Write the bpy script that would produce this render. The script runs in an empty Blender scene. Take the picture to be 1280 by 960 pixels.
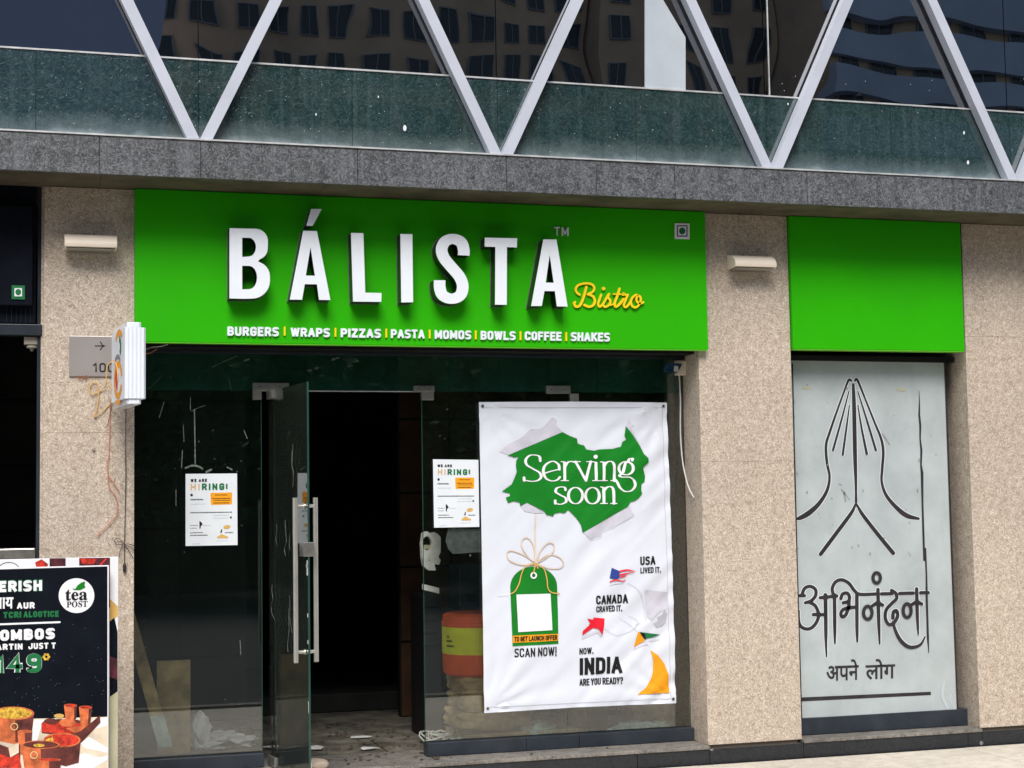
import bpy, bmesh, math, random
from math import sin, cos, pi, radians, hypot
from mathutils import Vector, Matrix, noise
from mathutils.geometry import tessellate_polygon
random.seed(7)
sc = bpy.context.scene
COL = sc.collection

# ------------------------------------------------------------------ camera
F, D, HC = 2000.0, 8.95, 1.55          # focal length (photo px), distance to the pillar plane, eye height
YAW, PIT, ROL = 0.2931838, 0.0760110, -0.0158390
_f = Vector((sin(YAW)*cos(PIT), cos(YAW)*cos(PIT), sin(PIT)))
_r0 = Vector((cos(YAW), -sin(YAW), 0)); _u0 = _r0.cross(_f)
_r = _r0*cos(ROL) + _u0*sin(ROL); _u = _r.cross(_f)
cam = bpy.data.cameras.new("camera"); camo = bpy.data.objects.new("camera", cam); COL.objects.link(camo)
cam.sensor_width = 36; cam.lens = F/1280*36; cam.clip_end = 1000
M = Matrix((( _r.x, _u.x, -_f.x, 0), (_r.y, _u.y, -_f.y, -D), (_r.z, _u.z, -_f.z, HC), (0, 0, 0, 1)))
camo.matrix_world = M
sc.camera = camo

# ------------------------------------------------------------------ sky, sun, exposure
w = bpy.data.worlds.new("World"); sc.world = w; w.use_nodes = True
nt = w.node_tree; bg = nt.nodes['Background']; sky = nt.nodes.new('ShaderNodeTexSky')
SUN_EL, SUN_AZ = radians(50), radians(196)      # azimuth from +Y clockwise: behind the camera
sky.sky_type = 'NISHITA'; sky.sun_disc = False; sky.sun_elevation = SUN_EL; sky.sun_rotation = SUN_AZ
sky.air_density = 1.0; sky.dust_density = 2.0; sky.ozone_density = 1.0
nt.links.new(sky.outputs[0], bg.inputs[0]); bg.inputs[1].default_value = 0.08
sl = bpy.data.lights.new("sun", 'SUN'); sl.energy = 2.35; sl.angle = radians(30); sl.color = (1, .972, .93)
so = bpy.data.objects.new("sun", sl); COL.objects.link(so)
sd = Vector((sin(SUN_AZ)*cos(SUN_EL), cos(SUN_AZ)*cos(SUN_EL), sin(SUN_EL)))
so.rotation_euler = sd.to_track_quat('Z', 'Y').to_euler(); so.location = (0, -10, 20)
sc.view_settings.view_transform = 'Standard'; sc.view_settings.look = 'None'
sc.view_settings.gamma = 1; sc.view_settings.use_curve_mapping = False
sc.view_settings.exposure = 0.64
sc.cycles.max_bounces = 8; sc.cycles.transparent_max_bounces = 16; sc.cycles.use_denoising = True

# ------------------------------------------------------------------ measuring: a photo pixel onto a wall plane y = Y
def P(px, py, Y):
    d = _r*((px-640)/F) - _u*((py-480)/F) + _f
    t = (Y + D)/d.y
    return (d.x*t, d.z*t + HC)
def PV(px, py, Y):
    x, z = P(px, py, Y); return Vector((x, Y, z))
def PG(px, py, Z):                       # onto a level plane z = Z
    d = _r*((px-640)/F) - _u*((py-480)/F) + _f
    t = (Z-HC)/d.z
    return Vector((d.x*t, d.y*t - D, Z))
def L(c):                                # sRGB 0-255 -> linear
    return tuple((v/255/12.92 if v/255 <= .04045 else ((v/255+.055)/1.055)**2.4) for v in c)

# ------------------------------------------------------------------ materials
def newmat(name):
    m = bpy.data.materials.new(name); m.use_nodes = True
    return m, m.node_tree, m.node_tree.nodes['Principled BSDF']
def setc(s, c): s.default_value = (*c[:3], 1)
def N(t, ty, **k):
    n = t.nodes.new(ty)
    for a, v in k.items(): setattr(n, a, v)
    return n
def coords(t, scale=(1, 1, 1)):
    g = N(t, 'ShaderNodeNewGeometry'); mp = N(t, 'ShaderNodeMapping'); mp.inputs['Scale'].default_value = scale
    t.links.new(g.outputs['Position'], mp.inputs[0]); return mp.outputs[0]
def noise_t(t, vec, scale, detail=4, rough=.55, dist=0):
    n = N(t, 'ShaderNodeTexNoise'); n.inputs['Scale'].default_value = scale; n.inputs['Detail'].default_value = detail
    n.inputs['Roughness'].default_value = rough; n.inputs['Distortion'].default_value = dist
    t.links.new(vec, n.inputs['Vector']); return n.outputs['Fac']
def ramp(t, fac, stops):
    r = N(t, 'ShaderNodeValToRGB'); e = r.color_ramp.elements
    while len(e) < len(stops): e.new(.5)
    for q, (p, c) in zip(e, stops):
        q.position = p; q.color = (*c, 1) if len(c) == 3 else c
    t.links.new(fac, r.inputs[0]); return r.outputs[0]
def mix(t, fac, a, b, mode='MIX'):
    m = N(t, 'ShaderNodeMix', data_type='RGBA', blend_type=mode)
    for s, v in ((m.inputs[0], fac), (m.inputs[6], a), (m.inputs[7], b)):
        if hasattr(v, 'is_output'): t.links.new(v, s)
        elif isinstance(v, (int, float)): s.default_value = v
        else: s.default_value = (*v[:3], 1)
    return m.outputs[2]
def math_n(t, op, a, b=0.0):
    m = N(t, 'ShaderNodeMath', operation=op)
    for s, v in ((m.inputs[0], a), (m.inputs[1], b)):
        if hasattr(v, 'is_output'): t.links.new(v, s)
        else: s.default_value = v
    return m.outputs[0]
def bump(t, b, h, dist=.002, strength=.5):
    n = N(t, 'ShaderNodeBump'); n.inputs['Distance'].default_value = dist; n.inputs['Strength'].default_value = strength
    t.links.new(h, n.inputs['Height']); t.links.new(n.outputs[0], b.inputs['Normal'])
def plain(name, c, rough=.5, metal=0, var=.08, scale=8, bmp=0, spec=.35, dirt=0):
    m, t, b = newmat(name)
    v = coords(t); f = noise_t(t, v, scale, 5, .6)
    lo = tuple(x*(1-var*1.5) for x in c); hi = tuple(min(1, x*(1+var)) for x in c)
    o = ramp(t, f, [(.3, lo), (.7, hi)])
    if dirt:
        f2 = noise_t(t, coords(t, (1, 1, .35)), 3.1, 8, .72, .6)
        d = ramp(t, f2, [(.5, (0, 0, 0)), (.75, (1, 1, 1))])
        o = mix(t, math_n(t, 'MULTIPLY', d, dirt), o, (.12, .1, .08))
    t.links.new(o, b.inputs['Base Color'])
    b.inputs['Roughness'].default_value = rough; b.inputs['Metallic'].default_value = metal
    b.inputs['Specular IOR Level'].default_value = spec
    if bmp: bump(t, b, noise_t(t, v, scale*9, 3), bmp)
    return m
def worm_granite(name, base, dark, light, sc1=34, rough=.45, amount=.75, big=.12, streak=0, flecks=0, spec=.5, speck=.55, grime=0):
    # speckled stone: curly pale crystals (contour lines of a noise field) over a mottled ground
    m, t, b = newmat(name); v = coords(t)
    n1 = noise_t(t, v, sc1, 2.5, .5, 1.3); n2 = noise_t(t, v, sc1*1.9, 2, .5, .8); n3 = noise_t(t, v, sc1*.6, 4, .7)
    c1 = math_n(t, 'ABSOLUTE', math_n(t, 'SUBTRACT', n1, .5)); c2 = math_n(t, 'ABSOLUTE', math_n(t, 'SUBTRACT', n2, .5))
    l1 = ramp(t, c1, [(0, (1, 1, 1)), (.05, (0, 0, 0))]); l2 = ramp(t, c2, [(0, (1, 1, 1)), (.045, (0, 0, 0))])
    o = ramp(t, n3, [(.35, dark), (.62, base)])
    o = mix(t, math_n(t, 'MULTIPLY', l1, amount), o, light)
    o = mix(t, math_n(t, 'MULTIPLY', l2, amount*.6), o, light)
    d1 = ramp(t, noise_t(t, v, sc1*1.3, 2, .5, 1), [(.30, (1, 1, 1)), (.38, (0, 0, 0))])
    o = mix(t, math_n(t, 'MULTIPLY', d1, speck), o, tuple(x*.72 for x in dark))
    if grime:
        gs_ = ramp(t, noise_t(t, coords(t, (7, 7, .45)), 1, 6, .65, .3), [(.48, (0, 0, 0)), (.8, (1, 1, 1))])
        o = mix(t, math_n(t, 'MULTIPLY', gs_, grime), o, tuple(x*.62 for x in dark))
    g = ramp(t, noise_t(t, v, 1.1, 5, .6), [(.3, (1-big*2,)*3), (.7, (1+big*.4,)*3)])
    o = mix(t, 1.0, o, g, 'MULTIPLY')
    if streak:
        s = ramp(t, noise_t(t, coords(t, (22, 22, .5)), 1, 4, .6), [(.5, (0, 0, 0)), (.72, (1, 1, 1))])
        o = mix(t, math_n(t, 'MULTIPLY', s, streak), o, light)
    if flecks:
        vo = N(t, 'ShaderNodeTexVoronoi'); vo.inputs['Scale'].default_value = 7; t.links.new(v, vo.inputs['Vector'])
        k = ramp(t, vo.outputs['Distance'], [(.07, (1, 1, 1)), (.11, (0, 0, 0))])
        o = mix(t, math_n(t, 'MULTIPLY', k, flecks), o, (.7, .68, .62))
    t.links.new(o, b.inputs['Base Color']); b.inputs['Roughness'].default_value = rough
    b.inputs['Specular IOR Level'].default_value = spec
    bump(t, b, l1, .001, .35); return m
def glass(name, tint, refl=.05, dust=.04, dust_refl_col=(.35, .36, .33), wav=.0):
    m = bpy.data.materials.new(name); m.use_nodes = True; t = m.node_tree; t.nodes.clear()
    out = N(t, 'ShaderNodeOutputMaterial'); tr = N(t, 'ShaderNodeBsdfTransparent'); gl = N(t, 'ShaderNodeBsdfGlossy'); df = N(t, 'ShaderNodeBsdfDiffuse')
    setc(tr.inputs[0], tint); gl.inputs['Roughness'].default_value = .01; setc(gl.inputs[0], (1, 1, 1)); setc(df.inputs[0], dust_refl_col)
    fr = N(t, 'ShaderNodeFresnel'); fr.inputs[0].default_value = 1.45
    fac = math_n(t, 'ADD', fr.outputs[0], refl)
    m1 = N(t, 'ShaderNodeMixShader'); t.links.new(fac, m1.inputs[0]); t.links.new(tr.outputs[0], m1.inputs[1]); t.links.new(gl.outputs[0], m1.inputs[2])
    v = coords(t, (1, 1, .4)); f = ramp(t, noise_t(t, v, 4, 8, .75, .5), [(.38, (.35,)*3), (.78, (1, 1, 1))])
    f2 = ramp(t, noise_t(t, coords(t, (9, 9, .7)), 3, 5, .7), [(.6, (0, 0, 0)), (.8, (1, 1, 1))])
    ff = math_n(t, 'ADD', math_n(t, 'MULTIPLY', f, dust), math_n(t, 'MULTIPLY', f2, dust*1.2))
    m2 = N(t, 'ShaderNodeMixShader'); t.links.new(ff, m2.inputs[0]); t.links.new(m1.outputs[0], m2.inputs[1]); t.links.new(df.outputs[0], m2.inputs[2])
    if wav:
        bn = N(t, 'ShaderNodeBump'); bn.inputs['Distance'].default_value = wav
        t.links.new(noise_t(t, coords(t), 1.3, 1, .4), bn.inputs['Height']); t.links.new(bn.outputs[0], gl.inputs['Normal'])
    t.links.new(m2.outputs[0], out.inputs[0]); return m
def mirror_dark(name, base, refl, wav=.01, dust=.02):
    m = bpy.data.materials.new(name); m.use_nodes = True; t = m.node_tree; t.nodes.clear()
    out = N(t, 'ShaderNodeOutputMaterial'); df = N(t, 'ShaderNodeBsdfDiffuse'); gl = N(t, 'ShaderNodeBsdfGlossy')
    gl.inputs['Roughness'].default_value = .0; setc(gl.inputs[0], (1, 1, 1))
    v = coords(t); sp = ramp(t, noise_t(t, v, 60, 3, .6), [(.72, base), (.80, tuple(x+dust*4 for x in base))])
    t.links.new(sp, df.inputs[0])
    bn = N(t, 'ShaderNodeBump'); bn.inputs['Distance'].default_value = wav; bn.inputs['Strength'].default_value = 1
    t.links.new(noise_t(t, v, .9, 1.5, .4), bn.inputs['Height']); t.links.new(bn.outputs[0], gl.inputs['Normal'])
    ms = N(t, 'ShaderNodeMixShader'); ms.inputs[0].default_value = refl
    t.links.new(df.outputs[0], ms.inputs[1]); t.links.new(gl.outputs[0], ms.inputs[2]); t.links.new(ms.outputs[0], out.inputs[0])
    return m

MT = {}
MT['stone'] = worm_granite('beige stone', (.50, .41, .32), (.34, .262, .195), (.87, .765, .65), 46, .6, .80, .05, spec=.3, speck=.7, grime=.22)
MT['granite'] = worm_granite('grey granite', (.075, .08, .085), (.032, .034, .038), (.27, .28, .30), 30, .5, .75, .14, .25)
MT['plinth'] = worm_granite('black granite', (.018, .021, .026), (.008, .009, .011), (.06, .065, .075), 60, .3, .4, .1, 0, .35)
MT['tread'] = worm_granite('worn grey granite tread', (.24, .22, .19), (.12, .105, .09), (.42, .40, .36), 26, .6, .5, .2)
MT['teal'] = worm_granite('dusty teal back painted glass', (.022, .055, .054), (.012, .034, .034), (.13, .20, .205), 30, .14, .34, .14, .20)
def teal_finish(m, z0=3.54):
    t = m.node_tree; b = t.nodes['Principled BSDF']; out = [n for n in t.nodes if n.type == 'OUTPUT_MATERIAL'][0]
    gl = N(t, 'ShaderNodeBsdfGlossy'); gl.inputs['Roughness'].default_value = .02; ms = N(t, 'ShaderNodeMixShader'); ms.inputs[0].default_value = .17
    t.links.new(b.outputs[0], ms.inputs[1]); t.links.new(gl.outputs[0], ms.inputs[2]); t.links.new(ms.outputs[0], out.inputs[0])
    g = N(t, 'ShaderNodeNewGeometry'); sp = N(t, 'ShaderNodeSeparateXYZ'); t.links.new(g.outputs['Position'], sp.inputs[0])
    h = math_n(t, 'SUBTRACT', sp.outputs[2], z0); hn = math_n(t, 'ADD', h, math_n(t, 'MULTIPLY', math_n(t, 'SUBTRACT', noise_t(t, coords(t), 5, 5, .6), .5), .16))
    k = ramp(t, hn, [(0, (.55,)*3), (.035, (.20,)*3), (.13, (0, 0, 0))]); src = b.inputs['Base Color'].links[0].from_socket     # settled dust
    t.links.new(mix(t, k, src, (.42, .50, .52)), b.inputs['Base Color'])
teal_finish(MT['teal'])
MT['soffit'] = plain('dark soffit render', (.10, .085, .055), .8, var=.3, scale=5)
MT['black'] = plain('matt black', (.006, .006, .007), .6)
MT['navy'] = plain('navy painted metal', (.024, .031, .042), .38, var=.25, scale=6, dirt=.15)
MT['steelpaint'] = plain('pale lavender coated aluminium', (.57, .60, .68), .45, .05, var=.07, scale=3, dirt=.06)
MT['strip'] = plain('dusty pale metal strip', (.62, .62, .62), .45, .3, var=.2, scale=12)
MT['steel'] = plain('brushed stainless steel', (.52, .50, .46), .30, .85, var=.18, scale=14)
MT['steelbar'] = plain('polished steel bar', (.66, .65, .60), .25, .7, var=.08)
MT['plate'] = plain('brushed nameplate', (.46, .42, .40), .42, .6, var=.06, scale=3)
MT['green'] = plain('green sign face', (.027, .425, .001), .5, var=.05, scale=1.2, spec=.12, dirt=.035)
MT['green_edge'] = plain('pale green sign edge', (.16, .55, .03), .5)
MT['white'] = plain('white acrylic', (.82, .86, .92), .35, var=.03)
MT['ivory'] = plain('ivory painted metal', (.88, .77, .63), .45, var=.05)
MT['ivory_dark'] = plain('lamp diffuser grey', (.32, .29, .24), .4, var=.1)
MT['letter_side'] = plain('black letter return', (.004, .004, .004), .3)
MT['yellow'] = plain('yellow vinyl', (1.0, .66, .01), .5, var=.03)
MT['banner'] = plain('white vinyl banner', (.70, .73, .81), .55, var=.02, scale=2, dirt=.03)
MT['torn_grey'] = plain('printed grey paper fold', (.60, .59, .67), .55, var=.12, scale=5)
MT['torn_green'] = plain('printed green', (.003, .20, .012), .5, var=.10, scale=5)
MT['print_black'] = plain('black ink', (.006, .006, .008), .5)
MT['print_grey'] = plain('grey ink', (.22, .24, .26), .5)
MT['print_white'] = plain('white ink', (.84, .84, .86), .5, var=.02)
MT['print_orange'] = plain('orange ink', (.90, .36, .01), .5, var=.05)
MT['print_tan'] = plain('tan ink', (.70, .45, .22), .5)
MT['print_gold'] = plain('gold ink', (.70, .42, .12), .5)
MT['print_red'] = plain('red ink', (.75, .01, .03), .5)
MT['print_blue'] = plain('blue ink', (.02, .05, .26), .5)
MT['print_dkgreen'] = plain('dark green ink', (.01, .16, .05), .5)
MT['print_line'] = plain('pale grey ink', (.48, .48, .54), .5)
MT['frost'] = plain('frosted film on glass', (.45, .50, .505), .35, var=.10, scale=3.0, dirt=.18)
MT['halo'] = plain('pale stroke halo', (.72, .76, .78), .4, var=.04)
MT['cutline'] = plain('charcoal cut lettering', (.030, .026, .030), .55, var=.2, scale=9)
MT['paper'] = plain('white paper sheet', (.76, .80, .84), .55, var=.03)
MT['smudge'] = plain('dried grey smear', (.15, .17, .15), .8, var=.5, scale=40)
MT['greypaper'] = plain('grey taped paper', (.30, .34, .33), .7, var=.25, scale=24)
MT['boardblack'] = plain('board black print', (.006, .008, .013), .7, var=.2, spec=.05)
MT['clay'] = plain('printed terracotta', (.62, .15, .05), .5, var=.4, scale=22)
MT['clay_d'] = plain('printed dark terracotta', (.13, .03, .025), .5, var=.4, scale=20)
MT['clay_r'] = plain('printed red sauce', (.60, .04, .02), .5, var=.5, scale=30)
MT['rice'] = plain('printed yellow rice', (.85, .42, .05), .5, var=.5, scale=60)
MT['cream_wood'] = plain('cream board edge', (.48, .45, .30), .6, var=.15, scale=6)
MT['tabletop'] = plain('printed pale table', (.80, .66, .50), .5, var=.22, scale=6)
MT['rearpic'] = plain('printed maroon picture', (.10, .02, .03), .5, var=.6, scale=18)
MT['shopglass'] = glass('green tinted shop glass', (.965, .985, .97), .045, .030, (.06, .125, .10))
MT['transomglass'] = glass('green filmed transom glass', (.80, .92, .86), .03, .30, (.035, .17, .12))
MT['doorglass'] = glass('greenish door glass', (.93, .97, .92), .035, .07, (.17, .20, .16))  # dust coat; its olive colour also paints in the door's street reflection
MT['glassedge'] = plain('green glass edge', (.025, .075, .06), .2)
MT['upglass'] = mirror_dark('dark mirror glazing', (.004, .005, .007), .44, .0085)
MT['wood'] = plain('timber plank', (.42, .31, .15), .6, var=.35, scale=9)
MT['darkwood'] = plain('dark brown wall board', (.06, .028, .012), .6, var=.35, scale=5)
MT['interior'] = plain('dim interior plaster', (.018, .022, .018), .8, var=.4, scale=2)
MT['floor'] = plain('dusty interior tile', (.15, .14, .115), .8, var=.5, scale=5, dirt=.6, spec=.15)
MT['drum_red'] = plain('orange red plastic drum', (.88, .12, .02), .45, var=.15, scale=7, dirt=.12)
MT['drum_yel'] = plain('yellow green label', (.82, .84, .03), .5, var=.12, scale=7, dirt=.1)
MT['sack'] = plain('dusty cement sack', (.52, .38, .19), .85, var=.3, scale=9, bmp=.004)
MT['cloth'] = plain('grey white cloth', (.68, .68, .64), .8, var=.25, scale=9, bmp=.003)
MT['plastic'] = plain('pale green plastic sheet', (.46, .60, .55), .35, var=.3, scale=8)
MT['paver'] = worm_granite('cream paving stone', (.74, .67, .56), (.58, .52, .43), (.84, .79, .70), 20, .7, .25, .12)
MT['road'] = plain('asphalt', (.05, .05, .05), .9, var=.25, scale=20, bmp=.003)
MT['bark'] = plain('tree bark', (.10, .075, .05), .9, var=.4, scale=12, bmp=.01)
MT['leaf'] = plain('tree leaves', (.07, .13, .03), .6, var=.5, scale=3)
MT['bld_beige'] = plain('beige render', (.56, .39, .25), .8, var=.15, scale=.3)
MT['bld_blue'] = plain('blue grey cladding', (.42, .46, .60), .7, var=.06, scale=.2)
MT['bld_grey'] = plain('pale grey render', (.46, .52, .62), .8, var=.15, scale=.15)
MT['bld_win'] = plain('dark window pane', (.012, .016, .02), .15, var=.4, scale=1)
MT['bld_frame'] = plain('grey window frame', (.2, .21, .22), .5)
MT['cable_w'] = plain('white cable', (.60, .59, .55), .5)
MT['cable_k'] = plain('dark cable', (.03, .025, .025), .5)
MT['cable_r'] = plain('faded red cable', (.55, .20, .12), .6)
MT['cable_y'] = plain('yellow cable', (.70, .42, .12), .6)
MT['joint'] = plain('joint mortar', (.20, .17, .14), .9)
MT['stonebag'] = plain('dusty pink stone', (.62, .50, .40), .7, var=.2, scale=14, bmp=.004)
MT['copper'] = plain('brown rust', (.28, .10, .05), .8)
MT['bluefoil'] = plain('blue foil scrap', (.03, .10, .22), .3, .3, var=.5, scale=30)
MT['lightpanel'] = plain('pale grey sheeting', (.50, .55, .60), .5, var=.08, scale=3, dirt=.12)

# ------------------------------------------------------------------ mesh building
class MB:
    def __init__(s): s.v = []; s.f = []
    def quad(s, a, b, c, d):
        n = len(s.v); s.v += [a, b, c, d]; s.f.append((n, n+1, n+2, n+3))
    def box(s, x0, x1, y0, y1, z0, z1):
        n = len(s.v)
        s.v += [Vector(p) for p in ((x0, y0, z0), (x1, y0, z0), (x1, y1, z0), (x0, y1, z0), (x0, y0, z1), (x1, y0, z1), (x1, y1, z1), (x0, y1, z1))]
        s.f += [tuple(n+i for i in q) for q in ((0, 3, 2, 1), (4, 5, 6, 7), (0, 1, 5, 4), (1, 2, 6, 5), (2, 3, 7, 6), (3, 0, 4, 7))]
        return s
    def hexa(s, front, back):            # 4 front points (counter-clockwise seen from the front), 4 back points
        n = len(s.v); s.v += [Vector(p) for p in list(front)+list(back)]
        s.f += [(n, n+1, n+2, n+3), (n+7, n+6, n+5, n+4)]
        for i in range(4):
            j = (i+1) % 4; s.f.append((n+j, n+i, n+4+i, n+4+j))
        return s
    def tube(s, pts, r, k=8, cap=True):
        pts = [Vector(p) for p in pts]; rs = r if isinstance(r, (list, tuple)) else [r]*len(pts)
        up = Vector((0, 0, 1)); rings = []; prev = None
        for i, p in enumerate(pts):
            t = (pts[min(i+1, len(pts)-1)] - pts[max(i-1, 0)]).normalized()
            if prev is None:
                a = t.cross(up if abs(t.z) < .9 else Vector((1, 0, 0))).normalized()
            else:
                a = (prev - t*prev.dot(t)).normalized()
            prev = a; b = t.cross(a); n = len(s.v)
            for q in range(k):
                an = 2*pi*q/k; s.v.append(p + a*cos(an)*rs[i] + b*sin(an)*rs[i])
            rings.append(n)
        for u, v in zip(rings, rings[1:]):
            for q in range(k): s.f.append((u+q, u+(q+1) % k, v+(q+1) % k, v+q))
        if cap: s.f.append(tuple(rings[0]+q for q in reversed(range(k)))); s.f.append(tuple(rings[-1]+q for q in range(k)))
        return s
    def lathe(s, c, prof, k=24):
        c = Vector(c); rings = []
        for r, z in prof:
            n = len(s.v); rings.append(n)
            for q in range(k): s.v.append(c + Vector((cos(2*pi*q/k)*r, sin(2*pi*q/k)*r, z)))
        for u, v in zip(rings, rings[1:]):
            for q in range(k): s.f.append((u+q, u+(q+1) % k, v+(q+1) % k, v+q))
        s.f.append(tuple(rings[0]+q for q in reversed(range(k)))); s.f.append(tuple(rings[-1]+q for q in range(k)))
        return s
    def flat(s, loops, Y, depth=0):      # loops of (x,z) world on plane y=Y, facing -Y; first outer, others holes
        vl = [[Vector((x, z, 0)) for x, z in lp] for lp in loops]
        fl = [p for lp in vl for p in lp]; n = len(s.v)
        tris = tessellate_polygon(vl)
        s.v += [Vector((p.x, Y, p.y)) for p in fl]
        for a, b, c in tris:
            A, B, C_ = fl[a], fl[b], fl[c]
            cr = (B-A).cross(C_-A).z
            s.f.append((n+a, n+b, n+c) if cr > 0 else (n+c, n+b, n+a))
        if depth:
            o = 0
            for lp in vl:
                m = len(lp); k = len(s.v)
                for p in lp: s.v.append(Vector((p.x, Y, p.y)))
                for p in lp: s.v.append(Vector((p.x, Y+depth, p.y)))
                for i in range(m):
                    j = (i+1) % m; s.f.append((k+i, k+m+i, k+m+j, k+j))
        return s
    def pxpoly(s, loops, Y, depth=0):
        return s.flat([[P(x, y, Y) for x, y in lp] for lp in loops], Y, depth)
    def strip(s, lft, rgt, Y):           # ribbon from two lists of pixel points
        a = [P(*p, Y) for p in lft]; b = [P(*p, Y) for p in rgt]
        n = len(s.v); s.v += [Vector((x, Y, z)) for x, z in a] + [Vector((x, Y, z)) for x, z in b]; m = len(a)
        for i in range(m-1): s.f.append((n+i, n+i+1, n+m+i+1, n+m+i))
        return s
def wloc(o):
    p = Vector((0, 0, 0))
    while o is not None: p = p + o.location; o = o.parent
    return p
def build(name, mb, m, parent=None, label=None, cat=None, group=None, kind=None, loc=None, bevel=0, smooth=False, seg=2):
    me = bpy.data.meshes.new(name)
    base = wloc(parent)
    off = Vector(loc) if loc is not None else base
    me.from_pydata([tuple(Vector(v)-off) for v in mb.v], [], mb.f); me.update()
    if smooth:
        me.polygons.foreach_set('use_smooth', [True]*len(me.polygons))
        try: me.set_sharp_from_angle(angle=radians(38))
        except Exception: pass
    me.materials.append(MT[m] if isinstance(m, str) else m)
    o = bpy.data.objects.new(name, me); COL.objects.link(o)
    o.parent = parent; o.location = off-base
    if bevel:
        b = o.modifiers.new('bevel', 'BEVEL'); b.width = bevel; b.segments = seg; b.limit_method = 'ANGLE'
    tag(o, label, cat, group, kind); return o
def tag(o, label=None, cat=None, group=None, kind=None):
    for k, v in (('label', label), ('category', cat), ('group', group), ('kind', kind)):
        if v: o[k] = v
def thing(name, loc, label, cat, group=None):
    o = bpy.data.objects.new(name, None); COL.objects.link(o); o.location = loc; o.empty_display_size = .1
    tag(o, label, cat, group); return o
def copy_tree(o, parent=None):
    c = o.copy(); COL.objects.link(c); c.parent = parent
    for ch in list(o.children): copy_tree(ch, c)
    return c
def piece(name, src, parent, shift):      # one more piece sharing src's mesh
    c = src.copy(); COL.objects.link(c); c.parent = parent; c.location = src.location + Vector(shift); return c

# --- strokes drawn in photo pixels
def crom(pts, n=6):
    if len(pts) < 3: return [tuple(p) for p in pts]
    out = []; q = [pts[0]] + list(pts) + [pts[-1]]
    for i in range(1, len(q)-2):
        a, b, c, d = q[i-1:i+3]
        for k in range(n):
            t = k/n
            out.append(tuple(.5*(2*b[j]+(c[j]-a[j])*t+(2*a[j]-5*b[j]+4*c[j]-d[j])*t*t+(3*b[j]-a[j]-3*c[j]+d[j])*t**3) for j in range(len(b))))
    out.append(tuple(pts[-1])); return out
def ribbon(mb, pts, Y, w=None, smooth=True, cap=True, nib=None, closed=False):
    """pts (x,y) or (x,y,w) in photo px; nib=(thin, thick) makes the width follow the direction"""
    p = [(*q[:2], (q[2] if len(q) > 2 else w) or 1) for q in pts]
    if closed: p = p+[p[0]]
    if smooth: p = crom(p, 7)
    n = len(p); l = []; r = []
    for i in range(n):
        a = p[max(i-1, 0)]; b = p[min(i+1, n-1)]
        if closed and i in (0, n-1): a, b = p[n-2], p[1]
        dx, dy = b[0]-a[0], b[1]-a[1]; h = hypot(dx, dy) or 1; dx /= h; dy /= h
        if not smooth and 0 < i < n-1:
            e1_ = Vector((p[i][0]-a[0], p[i][1]-a[1])); e2_ = Vector((b[0]-p[i][0], b[1]-p[i][1]))
            if e1_.length > 1e-6 and e2_.length > 1e-6:
                e3_ = e1_.normalized()+e2_.normalized()
                if e3_.length > 1e-3: e3_.normalize(); dx, dy = e3_.x, e3_.y
        ww = p[i][2]
        if nib: ww = nib[0]+(nib[1]-nib[0])*abs(dy)**1.4
        sx = 1.0
        if not smooth and 0 < i < n-1:
            d1 = Vector((p[i][0]-p[i-1][0], p[i][1]-p[i-1][1]))
            d1 = d1.normalized() if d1.length > 1e-4 else Vector((dx, dy))
            sx = 1/max(.62, abs(d1.dot(Vector((dx, dy)))))
        l.append((p[i][0]-dy*ww/2*sx, p[i][1]+dx*ww/2*sx)); r.append((p[i][0]+dy*ww/2*sx, p[i][1]-dx*ww/2*sx))
    mb.strip(r, l, Y)
    if cap and not closed and w != 0:
        for e, nx in ((p[0], p[1]), (p[-1], p[-2])):
            ww = e[2]
            if nib:
                dx, dy = e[0]-nx[0], e[1]-nx[1]; h = hypot(dx, dy) or 1; ww = nib[0]+(nib[1]-nib[0])*abs(dy/h)**1.4
            mb.pxpoly([[(e[0]+cos(a*pi/5)*ww/2, e[1]+sin(a*pi/5)*ww/2) for a in range(10)]], Y-.00012)
    return mb
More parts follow.
